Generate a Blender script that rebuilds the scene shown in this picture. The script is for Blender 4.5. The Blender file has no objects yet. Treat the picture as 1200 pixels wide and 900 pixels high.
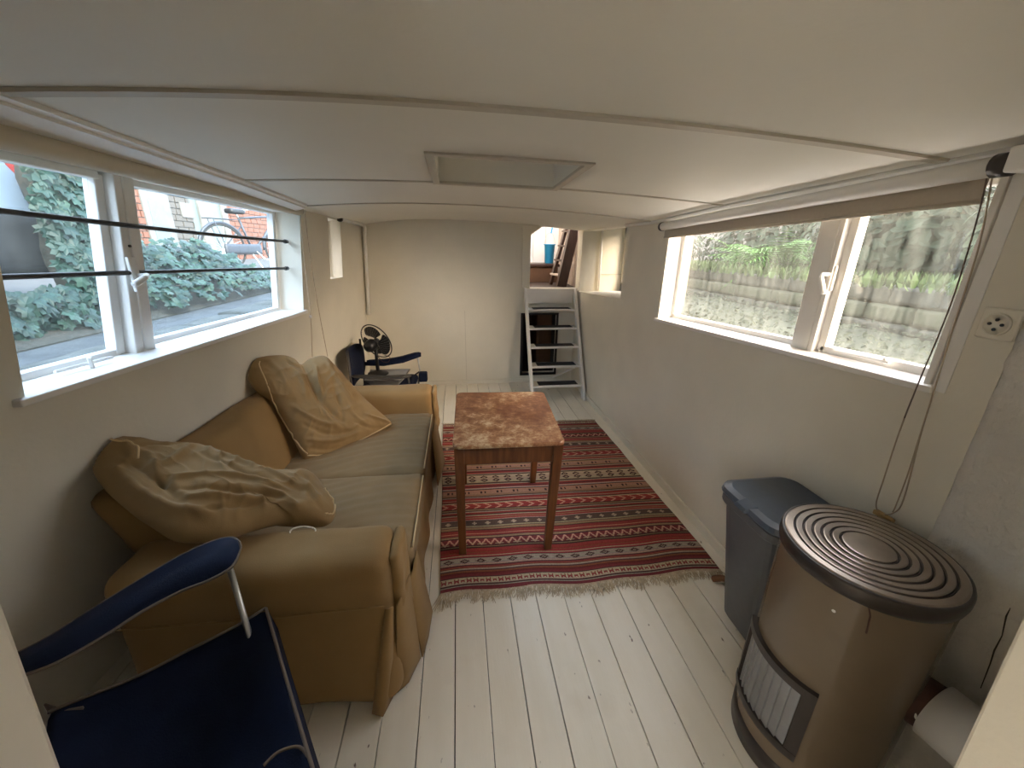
import bpy, bmesh, math, random
import numpy as np
from mathutils import Vector, Matrix, noise
random.seed(7)
rng = np.random.default_rng(7)
SC = bpy.context.scene
COL = SC.collection

# ------------------------------------------------------------------ camera
F_PX, CX, CY, EYE = 460.6, 600.0, 450.0, 1.65
R = np.array([[0.99115807, 0.03186576, -0.1288032],
              [-0.13213747, 0.32526147, -0.93634645],
              [0.01205732, 0.94508706, 0.32659619]])
camd = bpy.data.cameras.new('camera'); cam = bpy.data.objects.new('camera', camd); COL.objects.link(cam)
camd.sensor_fit = 'HORIZONTAL'; camd.sensor_width = 36; camd.lens = F_PX / 1200 * 36
camd.clip_start = 0.02; camd.clip_end = 200
M4 = Matrix([list(R[0]) + [0], list(R[1]) + [0], list(R[2]) + [EYE], [0, 0, 0, 1]])
cam.matrix_world = M4
SC.camera = cam

# ------------------------------------------------------------------ world, sun, exposure
SC.view_settings.view_transform = 'Standard'; SC.view_settings.look = 'None'
SC.view_settings.gamma = 1.0; SC.view_settings.use_curve_mapping = False
SC.view_settings.exposure = 1.40
w = bpy.data.worlds.new('sky'); SC.world = w; w.use_nodes = True
nt = w.node_tree; bg = nt.nodes['Background']
tc = nt.nodes.new('ShaderNodeTexCoord'); sp = nt.nodes.new('ShaderNodeSeparateXYZ')
cr = nt.nodes.new('ShaderNodeValToRGB')
nt.links.new(tc.outputs['Generated'], sp.inputs[0]); nt.links.new(sp.outputs['Z'], cr.inputs[0])
cr.color_ramp.elements[0].color = (0.97, 0.95, 0.96, 1); cr.color_ramp.elements[0].position = 0.0
cr.color_ramp.elements[1].color = (0.82, 0.87, 1.0, 1); cr.color_ramp.elements[1].position = 1.0
nt.links.new(cr.outputs[0], bg.inputs[0]); bg.inputs[1].default_value = 4.2
sd = bpy.data.lights.new('sun', 'SUN'); sun = bpy.data.objects.new('sun', sd); COL.objects.link(sun)
sd.energy = 10.0; sd.angle = math.radians(55); sd.color = (1.0, 0.77, 0.52)
sun.rotation_euler = Vector((-0.60, 0.66, -0.42)).to_track_quat('-Z', 'Y').to_euler()

# ------------------------------------------------------------------ measuring helpers (pixel of the photograph -> point on a known surface)
C0 = np.array([0, 0, EYE])
def ray(x, y): return R @ np.array([x - CX, -(y - CY), -F_PX])
def onZ(x, y, z=0.0): d = ray(x, y); return C0 + d * ((z - EYE) / d[2])
def onY(x, y, Y): d = ray(x, y); return C0 + d * (Y / d[1])
def onX(x, y, X): d = ray(x, y); return C0 + d * (X / d[0])
def onP(x, y, p0, n): d = ray(x, y); return C0 + d * ((np.array(p0) - C0).dot(n) / d.dot(n))
def XL(Y, z):                                        # the left hull wall leans and converges forward
    b = -1.47 + 0.1026 * (Y - 1.3); t = -1.12 + 0.027 * (Y - 1.3); return b + (t - b) * z / 1.9
XR = 1.45
YB = 4.81
def lerp(a, b, t): return a + (b - a) * t

# ------------------------------------------------------------------ materials
def mat(name, color, rough=0.6, var=0.0, scale=8.0, bump=0.0, bscale=60.0, metal=0.0, color2=None, spec=0.5, detail=4.0, sheen=0.0, stretch=None):
    m = bpy.data.materials.new(name); m.use_nodes = True
    n = m.node_tree; b = n.nodes['Principled BSDF']
    b.inputs['Roughness'].default_value = rough; b.inputs['Metallic'].default_value = metal
    b.inputs['Specular IOR Level'].default_value = spec
    if sheen: b.inputs['Sheen Weight'].default_value = sheen
    c = (*color, 1)
    b.inputs['Base Color'].default_value = c
    co = None
    if var or color2 or bump:
        t = n.nodes.new('ShaderNodeTexCoord'); co = t.outputs['Object']
        if stretch:
            mp = n.nodes.new('ShaderNodeMapping'); mp.inputs['Scale'].default_value = stretch
            n.links.new(co, mp.inputs[0]); co = mp.outputs[0]
    if var or color2:
        nz = n.nodes.new('ShaderNodeTexNoise'); nz.inputs['Scale'].default_value = scale; nz.inputs['Detail'].default_value = detail
        n.links.new(co, nz.inputs['Vector'])
        r = n.nodes.new('ShaderNodeValToRGB'); e = r.color_ramp.elements
        c2 = color2 or tuple(v * (1 - var) for v in color)
        e[0].position = 0.35; e[0].color = (*c2, 1); e[1].position = 0.65; e[1].color = c
        n.links.new(nz.outputs['Fac'], r.inputs[0]); n.links.new(r.outputs[0], b.inputs['Base Color'])
    if bump:
        nb = n.nodes.new('ShaderNodeTexNoise'); nb.inputs['Scale'].default_value = bscale; nb.inputs['Detail'].default_value = 5
        n.links.new(co, nb.inputs['Vector'])
        bp = n.nodes.new('ShaderNodeBump'); bp.inputs['Strength'].default_value = bump; bp.inputs['Distance'].default_value = 0.01
        n.links.new(nb.outputs['Fac'], bp.inputs['Height']); n.links.new(bp.outputs[0], b.inputs['Normal'])
    return m

MT = dict(
    wall=mat('wall_paint', (0.75, 0.71, 0.605), 0.7, 0.06, 3.0, 0.12, 45),
    ceiling=mat('ceiling_paint', (0.77, 0.745, 0.665), 0.6, 0.04, 2.0, 0.05, 60),
    rough=mat('roughcast', (0.72, 0.69, 0.63), 0.9, 0.10, 6, 1.0, 34),
    trim=mat('white_gloss', (0.82, 0.80, 0.76), 0.35, 0.05, 6, 0.03, 30),
    batten=mat('batten_paint', (0.52, 0.475, 0.39), 0.5, 0.06, 5),
    plank=mat('painted_plank', (0.88, 0.83, 0.715), 0.30, 0, 3, 0.06, 25, color2=(0.845, 0.79, 0.665), stretch=(5, 0.8, 1)),
    gap=mat('dark_gap', (0.05, 0.04, 0.03), 0.9),
    sofa=mat('ochre_cotton', (0.305, 0.185, 0.070), 0.92, 0.10, 7, 0.12, 300, sheen=0.06),
    pillow=mat('tan_cotton', (0.305, 0.195, 0.082), 0.9, 0.10, 9, 0.12, 300, sheen=0.06),
    seatc=mat('worn_cotton', (0.27, 0.178, 0.082), 0.92, 0.12, 9, 0.14, 260, sheen=0.06),
    piping=mat('pale_piping', (0.60, 0.44, 0.24), 0.8),
    navy=mat('navy_nylon', (0.006, 0.0115, 0.036), 0.75, 0.25, 14, 0.2, 220, spec=0.2),
    navytrim=mat('grey_binding', (0.15, 0.115, 0.085), 0.8),
    steel=mat('grey_steel', (0.52, 0.52, 0.50), 0.35, metal=0.75),
    darkmetal=mat('dark_bar', (0.07, 0.065, 0.06), 0.55, 0.3, 20, metal=0.3),
    black=mat('black_plastic', (0.012, 0.012, 0.013), 0.4),
    blackrub=mat('black_grip', (0.025, 0.026, 0.03), 0.8, 0.2, 60),
    tablewood=mat('red_brown_wood', (0.165, 0.06, 0.018), 0.42, 0, 5, 0.05, 60, color2=(0.085, 0.028, 0.009), stretch=(6, 6, 0.8), spec=0.35),
    bin=mat('dark_grey_plastic', (0.105, 0.11, 0.118), 0.42, 0.08, 30, 0.05, 200),
    binlid=mat('slate_plastic', (0.075, 0.10, 0.135), 0.30, 0.08, 30),
    stove=mat('brown_enamel', (0.165, 0.125, 0.083), 0.24, 0.06, 6),
    stovedark=mat('dark_brown_enamel', (0.035, 0.027, 0.024), 0.35, 0.2, 12),
    stovetop=mat('bronze_top', (0.36, 0.31, 0.26), 0.30, 0.25, 10, metal=0.8),
    groove=mat('groove_dark', (0.03, 0.02, 0.018), 0.5, metal=0.2),
    grille=mat('grey_enamel', (0.30, 0.30, 0.30), 0.35, 0.1, 12, metal=0.3),
    rust=mat('rusted_iron', (0.07, 0.028, 0.02), 0.8, 0.4, 25),
    blind=mat('beige_blind', (0.48, 0.42, 0.34), 0.85, 0.04, 80),
    blindtube=mat('white_tube', (0.74, 0.73, 0.70), 0.4),
    cream=mat('cream_blind', (0.60, 0.54, 0.42), 0.8),
    cord=mat('beaded_cord', (0.42, 0.34, 0.25), 0.7),
    chain=mat('dark_bead_chain', (0.14, 0.10, 0.08), 0.5),
    brass=mat('yellowed_wood', (0.45, 0.30, 0.13), 0.6),
    walnut=mat('dark_walnut', (0.045, 0.018, 0.01), 0.5, 0.4, 12, stretch=(5, 5, 1)),
    darkfloor=mat('dark_deck', (0.045, 0.025, 0.016), 0.6, 0.4, 9),
    ply=mat('brown_plywood', (0.10, 0.045, 0.018), 0.6, 0.2, 8),
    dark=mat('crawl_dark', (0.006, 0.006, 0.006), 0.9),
    boards=mat('weathered_boards', (0.66, 0.56, 0.48), 0.7, 0, 6, 0.1, 30, color2=(0.34, 0.24, 0.18), stretch=(10, 10, 0.8)),
    bluebucket=mat('blue_plastic', (0.03, 0.30, 0.55), 0.4),
    bluerope=mat('blue_rope', (0.02, 0.35, 0.75), 0.7),
    greyplastic=mat('light_grey_plastic', (0.36, 0.36, 0.35), 0.5, 0.1, 20),
    hull=mat('weathered_hull_paint', (0.20, 0.17, 0.13), 0.8, 0.2, 8),
    # outside
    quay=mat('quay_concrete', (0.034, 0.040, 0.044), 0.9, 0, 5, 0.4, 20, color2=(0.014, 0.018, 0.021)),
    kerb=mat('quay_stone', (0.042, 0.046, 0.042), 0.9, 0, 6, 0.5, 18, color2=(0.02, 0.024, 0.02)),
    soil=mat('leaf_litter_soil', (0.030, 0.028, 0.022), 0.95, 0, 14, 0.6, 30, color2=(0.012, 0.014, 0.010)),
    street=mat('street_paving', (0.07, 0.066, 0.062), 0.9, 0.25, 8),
    ivy=mat('ivy_leaf', (0.010, 0.034, 0.026), 0.5, 0, 3, color2=(0.004, 0.015, 0.012), spec=0.28),
    ivy2=mat('ivy_leaf_pale', (0.020, 0.052, 0.036), 0.5, 0.3, 4, spec=0.28),
    fern=mat('fern_leaf', (0.042, 0.125, 0.014), 0.6, 0.35, 5, spec=0.2),
    moss=mat('mossy_stone', (0.045, 0.05, 0.036), 0.9, 0, 12, 0.5, 26, color2=(0.04, 0.05, 0.03)),
    wallstone=mat('terrace_stone', (0.05, 0.053, 0.046), 0.9, 0, 9, 0.5, 22, color2=(0.022, 0.025, 0.02)),
    grass=mat('grass_blade', (0.035, 0.07, 0.012), 0.8, 0.3, 10),
    darkleaf=mat('shrub_leaf', (0.015, 0.029, 0.016), 0.7, 0.4, 3, spec=0.2),
    bark=mat('shrub_bark', (0.09, 0.07, 0.05), 0.9, 0.3, 10),
    carwhite=mat('white_car_paint', (0.17, 0.225, 0.30), 0.3, spec=0.6),
    carbumper=mat('grey_bumper', (0.022, 0.025, 0.031), 0.6, 0.1, 8),
    taillight=mat('red_lens', (0.22, 0.02, 0.015), 0.3),
    tyre=mat('tyre_rubber', (0.018, 0.018, 0.018), 0.85),
    bike=mat('bicycle_black', (0.035, 0.04, 0.05), 0.4, metal=0.2),
    brickred=mat('orange_brick', (0.15, 0.055, 0.03), 0.85, 0.2, 30),
    brickgrey=mat('brown_brick', (0.085, 0.072, 0.06), 0.85, 0.25, 30),
    mortar=mat('pale_mortar', (0.13, 0.12, 0.105), 0.9),
    plaster=mat('white_plaster', (0.78, 0.75, 0.69), 0.8, 0.08, 5),
    render_=mat('weathered_render', (0.15, 0.143, 0.132), 0.85, 0.25, 4),
    greendoor=mat('grey_green_door', (0.10, 0.125, 0.115), 0.5, 0.1, 6),
    woodorange=mat('orange_crate', (0.60, 0.25, 0.05), 0.7, 0.2, 8),
    darkglass=mat('dark_pane', (0.08, 0.10, 0.12), 0.08, spec=0.8),
)

def glass_mat(name, lo, hi, tint, scale, streak):
    m = bpy.data.materials.new(name); m.use_nodes = True; n = m.node_tree
    for x in list(n.nodes): n.nodes.remove(x)
    out = n.nodes.new('ShaderNodeOutputMaterial')
    tr = n.nodes.new('ShaderNodeBsdfTransparent'); gl = n.nodes.new('ShaderNodeBsdfGlossy'); tl = n.nodes.new('ShaderNodeBsdfTranslucent')
    tr.inputs[0].default_value = (*tint, 1); gl.inputs['Roughness'].default_value = 0.03
    tl.inputs[0].default_value = (0.60, 0.64, 0.58, 1)
    t = n.nodes.new('ShaderNodeTexCoord'); mp = n.nodes.new('ShaderNodeMapping'); mp.inputs['Scale'].default_value = streak
    n.links.new(t.outputs['Object'], mp.inputs[0])
    nz = n.nodes.new('ShaderNodeTexNoise'); nz.inputs['Scale'].default_value = scale; nz.inputs['Detail'].default_value = 6; nz.inputs['Roughness'].default_value = 0.65
    n.links.new(mp.outputs[0], nz.inputs['Vector'])
    mr = n.nodes.new('ShaderNodeMapRange'); mr.inputs['From Min'].default_value = 0.32; mr.inputs['From Max'].default_value = 0.72
    mr.inputs['To Min'].default_value = lo; mr.inputs['To Max'].default_value = hi
    n.links.new(nz.outputs['Fac'], mr.inputs['Value'])
    m1 = n.nodes.new('ShaderNodeMixShader'); n.links.new(mr.outputs[0], m1.inputs[0])
    n.links.new(tr.outputs[0], m1.inputs[1]); n.links.new(tl.outputs[0], m1.inputs[2])
    m2 = n.nodes.new('ShaderNodeMixShader'); m2.inputs[0].default_value = 0.035
    n.links.new(m1.outputs[0], m2.inputs[1]); n.links.new(gl.outputs[0], m2.inputs[2])
    n.links.new(m2.outputs[0], out.inputs[0])
    return m
MT['glass_clear'] = glass_mat('dusty_glass', 0.004, 0.03, (0.80, 0.91, 1.0), 5, (1, 2, 1))  # blue tint puts the cool cast of the outside light into the glass
MT['glass_dirty'] = glass_mat('grimy_streaked_glass', 0.005, 0.055, (0.94, 0.93, 0.92), 3.5, (1, 9, 1.2))

def table_top_mat():
    m = bpy.data.materials.new('worn_table_top'); m.use_nodes = True; n = m.node_tree; b = n.nodes['Principled BSDF']
    b.inputs['Roughness'].default_value = 0.42
    t = n.nodes.new('ShaderNodeTexCoord')
    n1 = n.nodes.new('ShaderNodeTexNoise'); n1.inputs['Scale'].default_value = 19; n1.inputs['Detail'].default_value = 12; n1.inputs['Roughness'].default_value = 0.80
    n2 = n.nodes.new('ShaderNodeTexNoise'); n2.inputs['Scale'].default_value = 2.4; n2.inputs['Detail'].default_value = 3
    for x in (n1, n2): n.links.new(t.outputs['Object'], x.inputs['Vector'])
    mx = n.nodes.new('ShaderNodeMath'); mx.operation = 'ADD'; n.links.new(n1.outputs['Fac'], mx.inputs[0])
    ms = n.nodes.new('ShaderNodeMath'); ms.operation = 'MULTIPLY'; ms.inputs[1].default_value = 0.72; n.links.new(n2.outputs['Fac'], ms.inputs[0])
    n.links.new(ms.outputs[0], mx.inputs[1])
    r = n.nodes.new('ShaderNodeValToRGB'); e = r.color_ramp.elements
    e[0].position = 0.66; e[0].color = (0.13, 0.045, 0.02, 1)
    e[1].position = 1.05; e[1].color = (0.52, 0.40, 0.26, 1)
    k = e.new(0.79); k.color = (0.20, 0.080, 0.036, 1)
    k = e.new(0.90); k.color = (0.32, 0.17, 0.085, 1)
    n.links.new(mx.outputs[0], r.inputs[0]); n.links.new(r.outputs[0], b.inputs['Base Color'])
    return m
MT['tabletop'] = table_top_mat()
def add_specks(m):
    n = m.node_tree; b = n.nodes['Principled BSDF']; src = b.inputs['Base Color'].links[0].from_socket
    t = n.nodes.new('ShaderNodeTexCoord'); mp = n.nodes.new('ShaderNodeMapping'); mp.inputs['Scale'].default_value = (1.0, 0.45, 1)
    n.links.new(t.outputs['Object'], mp.inputs[0])
    a = n.nodes.new('ShaderNodeTexNoise'); a.inputs['Scale'].default_value = 34; a.inputs['Detail'].default_value = 3
    n.links.new(mp.outputs[0], a.inputs['Vector'])
    r = n.nodes.new('ShaderNodeMapRange'); r.inputs['From Min'].default_value = 0.70; r.inputs['From Max'].default_value = 0.75
    n.links.new(a.outputs['Fac'], r.inputs['Value'])
    a2 = n.nodes.new('ShaderNodeTexNoise'); a2.inputs['Scale'].default_value = 3.2; a2.inputs['Detail'].default_value = 5
    n.links.new(t.outputs['Object'], a2.inputs['Vector'])
    r2 = n.nodes.new('ShaderNodeMapRange'); r2.inputs['From Min'].default_value = 0.56; r2.inputs['From Max'].default_value = 0.75; r2.inputs['To Max'].default_value = 0.22
    n.links.new(a2.outputs['Fac'], r2.inputs['Value'])
    m1 = n.nodes.new('ShaderNodeMix'); m1.data_type = 'RGBA'; m1.inputs[7].default_value = (0.16, 0.11, 0.07, 1)
    m2 = n.nodes.new('ShaderNodeMix'); m2.data_type = 'RGBA'; m2.inputs[7].default_value = (0.50, 0.40, 0.27, 1)
    n.links.new(r2.outputs[0], m2.inputs[0]); n.links.new(src, m2.inputs[6])
    n.links.new(r.outputs[0], m1.inputs[0]); n.links.new(m2.outputs[2], m1.inputs[6]); n.links.new(m1.outputs[2], b.inputs['Base Color'])
add_specks(MT['plank'])

def attr_mat(name, attr, rough):
    m = bpy.data.materials.new(name); m.use_nodes = True; n = m.node_tree; b = n.nodes['Principled BSDF']
    b.inputs['Roughness'].default_value = rough; b.inputs['Specular IOR Level'].default_value = 0.2
    a = n.nodes.new('ShaderNodeAttribute'); a.attribute_name = attr
    n.links.new(a.outputs['Color'], b.inputs['Base Color'])
    t = n.nodes.new('ShaderNodeTexCoord'); nb = n.nodes.new('ShaderNodeTexNoise'); nb.inputs['Scale'].default_value = 220
    n.links.new(t.outputs['Object'], nb.inputs['Vector'])
    bp = n.nodes.new('ShaderNodeBump'); bp.inputs['Strength'].default_value = 0.35; bp.inputs['Distance'].default_value = 0.004
    n.links.new(nb.outputs['Fac'], bp.inputs['Height']); n.links.new(bp.outputs[0], b.inputs['Normal'])
    return m

# ------------------------------------------------------------------ geometry helpers
class MB:
    """collects vertices and faces, then links them as one mesh object"""
    def __init__(self): self.v = []; self.f = []
    def add(self, vs, fs):
        o = len(self.v); self.v += [tuple(map(float, p)) for p in vs]; self.f += [[i + o for i in f] for f in fs]; return self
    def box(self, a, b):
        (x0, y0, z0), (x1, y1, z1) = a, b
        x0, x1 = min(x0, x1), max(x0, x1); y0, y1 = min(y0, y1), max(y0, y1); z0, z1 = min(z0, z1), max(z0, z1)
        return self.add([(x0,y0,z0),(x1,y0,z0),(x1,y1,z0),(x0,y1,z0),(x0,y0,z1),(x1,y0,z1),(x1,y1,z1),(x0,y1,z1)],
                        [(3,2,1,0),(4,5,6,7),(0,1,5,4),(1,2,6,5),(2,3,7,6),(3,0,4,7)])
    def hexa(self, p):   # 8 points, bottom ring then top ring
        return self.add(p, [(3,2,1,0),(4,5,6,7),(0,1,5,4),(1,2,6,5),(2,3,7,6),(3,0,4,7)])
    def bar(self, p, q, wx, wy, up=(0, 0, 1)):
        p, q = Vector(p), Vector(q); d = (q - p).normalized(); s = d.cross(Vector(up))
        if s.length < 1e-4: s = Vector((1, 0, 0))
        s.normalize(); u = s.cross(d).normalized(); a, b = s * wx / 2, u * wy / 2
        return self.hexa([p-a-b, p+a-b, p+a+b, p-a+b, q-a-b, q+a-b, q+a+b, q-a+b])
    def tube(self, pts, r, n=8, closed=False, cap=True):
        pts = [Vector(p) for p in pts]; m = len(pts); rs = r if isinstance(r, (list, tuple)) else [r] * m
        vs, fs = [], []; s = None
        for i, p in enumerate(pts):
            if closed: d = pts[(i+1) % m] - pts[i-1]
            else: d = pts[min(i+1, m-1)] - pts[max(i-1, 0)]
            d.normalize()
            if s is None:
                s = d.cross(Vector((0, 0, 1)));
                if s.length < 1e-3: s = d.cross(Vector((1, 0, 0)))
            s = (s - d * s.dot(d)).normalized(); u = d.cross(s)
            for k in range(n):
                a = 2 * math.pi * k / n; vs.append(p + (s * math.cos(a) + u * math.sin(a)) * rs[i])
        for i in range(m if closed else m - 1):
            j = (i + 1) % m
            for k in range(n): fs.append((i*n+k, i*n+(k+1) % n, j*n+(k+1) % n, j*n+k))
        if cap and not closed: fs += [tuple(range(n))[::-1], tuple((m-1)*n+k for k in range(n))]
        return self.add(vs, fs)
    def lathe(self, prof, c=(0, 0, 0), n=48, axis=None):
        vs, fs = [], []
        Mx = Matrix.Identity(3) if axis is None else Vector((0, 0, 1)).rotation_difference(Vector(axis)).to_matrix()
        for r, z in prof:
            for k in range(n):
                a = 2 * math.pi * k / n; vs.append(Mx @ Vector((r * math.cos(a), r * math.sin(a), z)) + Vector(c))
        for i in range(len(prof) - 1):
            for k in range(n): fs.append((i*n+k, i*n+(k+1) % n, (i+1)*n+(k+1) % n, (i+1)*n+k))
        fs += [tuple(range(n))[::-1], tuple((len(prof)-1)*n+k for k in range(n))]
        return self.add(vs, fs)
    def build(self, name, m, parent=None, smooth=False, bevel=0.0, auto=None):
        me = bpy.data.meshes.new(name); me.from_pydata(self.v, [], self.f); me.update()
        if m is not None: me.materials.append(m)
        o = bpy.data.objects.new(name, me); COL.objects.link(o)
        if parent is not None:
            o.parent = parent; o.matrix_parent_inverse = parent.matrix_basis.inverted()
        if smooth: me.polygons.foreach_set('use_smooth', [True] * len(me.polygons))
        if bevel:
            b = o.modifiers.new('bevel', 'BEVEL'); b.width = bevel; b.segments = 2; b.limit_method = 'ANGLE'; b.angle_limit = math.radians(40)
        return o

def tag(o, label=None, cat=None, group=None, kind=None):
    if label: o['label'] = label
    if cat: o['category'] = cat
    if group: o['group'] = group
    if kind: o['kind'] = kind
    return o
def empty(name, loc=(0, 0, 0)):
    o = bpy.data.objects.new(name, None); o.location = tuple(map(float, loc)); COL.objects.link(o); o.empty_display_size = 0.1; return o
def thing(name, loc, label, cat, group=None): return tag(empty(name, loc), label, cat, group)
def copy_of(mesh_obj, name, parent, mw):
    o = bpy.data.objects.new(name, mesh_obj.data); COL.objects.link(o)
    if parent is not None:
        o.parent = parent; o.matrix_parent_inverse = parent.matrix_basis.inverted()
    o.matrix_basis = mw; return o

def catmull(pts, n, closed=False):
    P = [np.array(p, float) for p in pts]; m = len(P); out = []
    segs = m if closed else m - 1
    for i in range(segs):
        g = (lambda k: P[k % m]) if closed else (lambda k: P[min(max(k, 0), m - 1)])
        a, b, c, d = g(i-1), g(i), g(i+1), g(i+2)
        for k in range(n):
            t = k / n
            out.append(0.5 * ((2*b) + (-a+c)*t + (2*a-5*b+4*c-d)*t*t + (-a+3*b-3*c+d)*t**3))
    if not closed: out.append(P[-1])
    return out

def soft_box(lo, hi, r, seg, disp=None):
    """a rounded, finely divided cushion-like box; disp(p, n) may move every point"""
    lo, hi = np.array(lo, float), np.array(hi, float); size = hi - lo
    n = [max(4, int(round(s / seg))) for s in size]
    bm = bmesh.new(); vm = {}
    def vert(i, j, k):
        key = (i, j, k)
        if key not in vm:
            p = lo + size * np.array([i / n[0], j / n[1], k / n[2]])
            c = np.clip(p, lo + r, hi - r); d = p - c; L = np.linalg.norm(d)
            nn = d / L if L > 1e-9 else np.array([0, 0, 1.0])
            q = c + nn * r if L > 1e-9 else p
            if disp is not None: q = disp(q, nn)
            vm[key] = bm.verts.new(tuple(q))
        return vm[key]
    A, B, D = n
    for i in range(A):
        for j in range(B):
            bm.faces.new([vert(i,j,0), vert(i,j+1,0), vert(i+1,j+1,0), vert(i+1,j,0)])
            bm.faces.new([vert(i,j,D), vert(i+1,j,D), vert(i+1,j+1,D), vert(i,j+1,D)])
    for i in range(A):
        for k in range(D):
            bm.faces.new([vert(i,0,k), vert(i+1,0,k), vert(i+1,0,k+1), vert(i,0,k+1)])
            bm.faces.new([vert(i,B,k), vert(i,B,k+1), vert(i+1,B,k+1), vert(i+1,B,k)])
    for j in range(B):
        for k in range(D):
            bm.faces.new([vert(0,j,k), vert(0,j,k+1), vert(0,j+1,k+1), vert(0,j+1,k)])
            bm.faces.new([vert(A,j,k), vert(A,j+1,k), vert(A,j+1,k+1), vert(A,j,k+1)])
    mb = MB(); bm.verts.index_update()
    mb.v = [tuple(v.co) for v in bm.verts]; mb.f = [[v.index for v in f.verts] for f in bm.faces]; bm.free()
    return mb

def N3(p, s): return noise.noise(Vector((float(p[0]) * s, float(p[1]) * s, float(p[2]) * s)))

# ================================================================== SETTING
# floor: a base and one object for each painted plank
edges = [-1.54, -1.405, -1.27, -1.135, -1.0, -0.865, -0.728, -0.594, -0.458, -0.329, -0.194, -0.061, 0.074, 0.21, 0.34, 0.48, 0.619, 0.771, 0.905, 1.045, 1.185, 1.33, 1.455]
fl = MB().box((-1.75, -1.6, -0.08), (1.6, YB + 0.05, -0.022)).build('floor', MT['gap']); tag(fl, kind='structure')
for i in range(len(edges) - 1):
    cut = [-1.55, random.choice([0.25, 3.35, 3.55, 3.75, 2.9]), YB]
    if i in (12, 13, 14, 15, 16, 17): cut = [-1.55, 3.62 + 0.1 * (i % 2), YB]
    g = (0.0012, 0.0026, 0.0017)[i % 3]
    for a, b in zip(cut[:-1], cut[1:]):
        z = random.uniform(-0.0012, 0.0006)
        MB().box((edges[i] + g, a + 0.001, -0.022), (edges[i+1] - g, b - 0.001, z)).build('plank', MT['plank'], fl, bevel=0.0015)

# walls with openings: sheets divided along Y lines and height curves, with depth in the openings
def wall_sheet(name, xf, ys, zfs, holes, depth, m):
    mb = MB(); ny, nz = len(ys), len(zfs)
    inn = [[(xf(y, zf(y)), y, zf(y)) for zf in zfs] for y in ys]
    s = depth
    out = [[(p[0] + s, p[1], p[2]) for p in row] for row in inn]
    for i in range(ny - 1):
        for k in range(nz - 1):
            if (i, k) in holes: continue
            mb.add([inn[i][k], inn[i+1][k], inn[i+1][k+1], inn[i][k+1]], [(0, 1, 2, 3)])
            mb.add([out[i][k], out[i+1][k], out[i+1][k+1], out[i][k+1]], [(3, 2, 1, 0)])
            for (di, dk, e) in ((-1, 0, ((i, k), (i, k+1))), (1, 0, ((i+1, k), (i+1, k+1))), (0, -1, ((i, k), (i+1, k))), (0, 1, ((i, k+1), (i+1, k+1)))):
                q = (i + di, k + dk)
                if q in holes or not (0 <= q[0] < ny - 1 and 0 <= q[1] < nz - 1):
                    (a, b), (c, d) = e
                    mb.add([inn[a][b], inn[c][d], out[c][d], out[a][b]], [(0, 1, 2, 3)])
    o = mb.build(name, m); bm = bmesh.new(); bm.from_mesh(o.data); bmesh.ops.remove_doubles(bm, verts=bm.verts, dist=1e-5)
    bmesh.ops.recalc_face_normals(bm, faces=bm.faces); bm.to_mesh(o.data); bm.free()
    tag(o, kind='structure'); return o

ceil_at = lambda X, Y: ceil_z(X, Y)
ST = [(-1.6, 2.02, -0.2, .030, .045), (0.3, 2.0, -0.2, .027, .045), (1.12, 1.980, -0.2, .026, .046), (2.12, 1.951, -0.15, .026, .030), (2.93, 1.933, -0.15, .032, .050), (3.7, 1.938, -0.2, .030, .075), (4.9, 1.945, -0.24, .030, .12)]
def ceil_z(X, Y):
    for a, b in zip(ST[:-1], ST[1:]):
        if Y <= b[0] or b is ST[-1]:
            t = (Y - a[0]) / (b[0] - a[0]); q = [lerp(a[i], b[i], t) for i in range(1, 5)]; break
    d = X - q[1]; return q[0] - (q[2] if d > 0 else q[3]) * d * d

sillL = lambda y: 1.22 - 0.0198 * (y - 1.27)
headL = lambda y: 1.893 - 0.0095 * (y - 1.27)
topw = lambda y: 2.06
ysL = [-1.55, 0.6, 1.235, 1.6, 2.2, 2.7, 3.14, 3.72, 4.06, 4.45, YB + 0.06]
zsL = [lambda y: -0.03, lambda y: 0.6, sillL, lambda y: 1.376 - 0.02*(y-3.72) if y > 3.2 else lerp(sillL(y), headL(y), 0.45), headL, lambda y: headL(y) + 0.02, topw]
# small window: its own rows
zsL2 = zsL
holesL = {(i, k) for i in (2, 3, 4, 5) for k in (2, 3)} | {(7, 3)}
wall_l = wall_sheet('wall_left', XL, ysL, zsL, holesL, -0.20, MT['wall'])

sillR = lambda y: 1.255 - 0.0493 * (y - 0.965) if y < 2.9 else 1.225 - 0.047 * (y - 3.44)
headR = lambda y: 1.872 - 0.030 * (y - 1.0) if y < 2.9 else 1.862 - 0.012 * (y - 3.44)
ysR = [0.83, 0.968, 1.6, 2.2, 2.73, 3.44, 4.0, 4.70, YB + 0.06]
zsR = [lambda y: -0.03, lambda y: 0.6, sillR, headR, topw]
holesR = {(i, 2) for i in (1, 2, 3)} | {(5, 2), (6, 2)}
xr = lambda y, z: XR
wall_r = wall_sheet('wall_right', xr, ysR, zsR, holesR, 0.17, MT['wall'])
# roughcast stretch of the right-hand wall beside the stove, angled inwards
mb = MB(); n = 40; m_ = 60
for i in range(n + 1):
    for k in range(m_ + 1):
        y = 0.83 - 1.15 * i / n; z = 2.06 * k / m_ - 0.03; x = XR - 0.16 * (0.83 - y)
        x -= 0.007 * N3((0, y, z), 14) + 0.008 * N3((3, y, z), 30)
        mb.v.append((x, y, z))
for i in range(n):
    for k in range(m_):
        a = i * (m_ + 1) + k; mb.f.append([a, a + 1, a + m_ + 2, a + m_ + 1])
o = mb.build('wall_right_near', MT['rough'], smooth=True); tag(o, kind='structure')
o.modifiers.new('thick', 'SOLIDIFY').thickness = 0.12
o.modifiers['thick'].offset = 1
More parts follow.
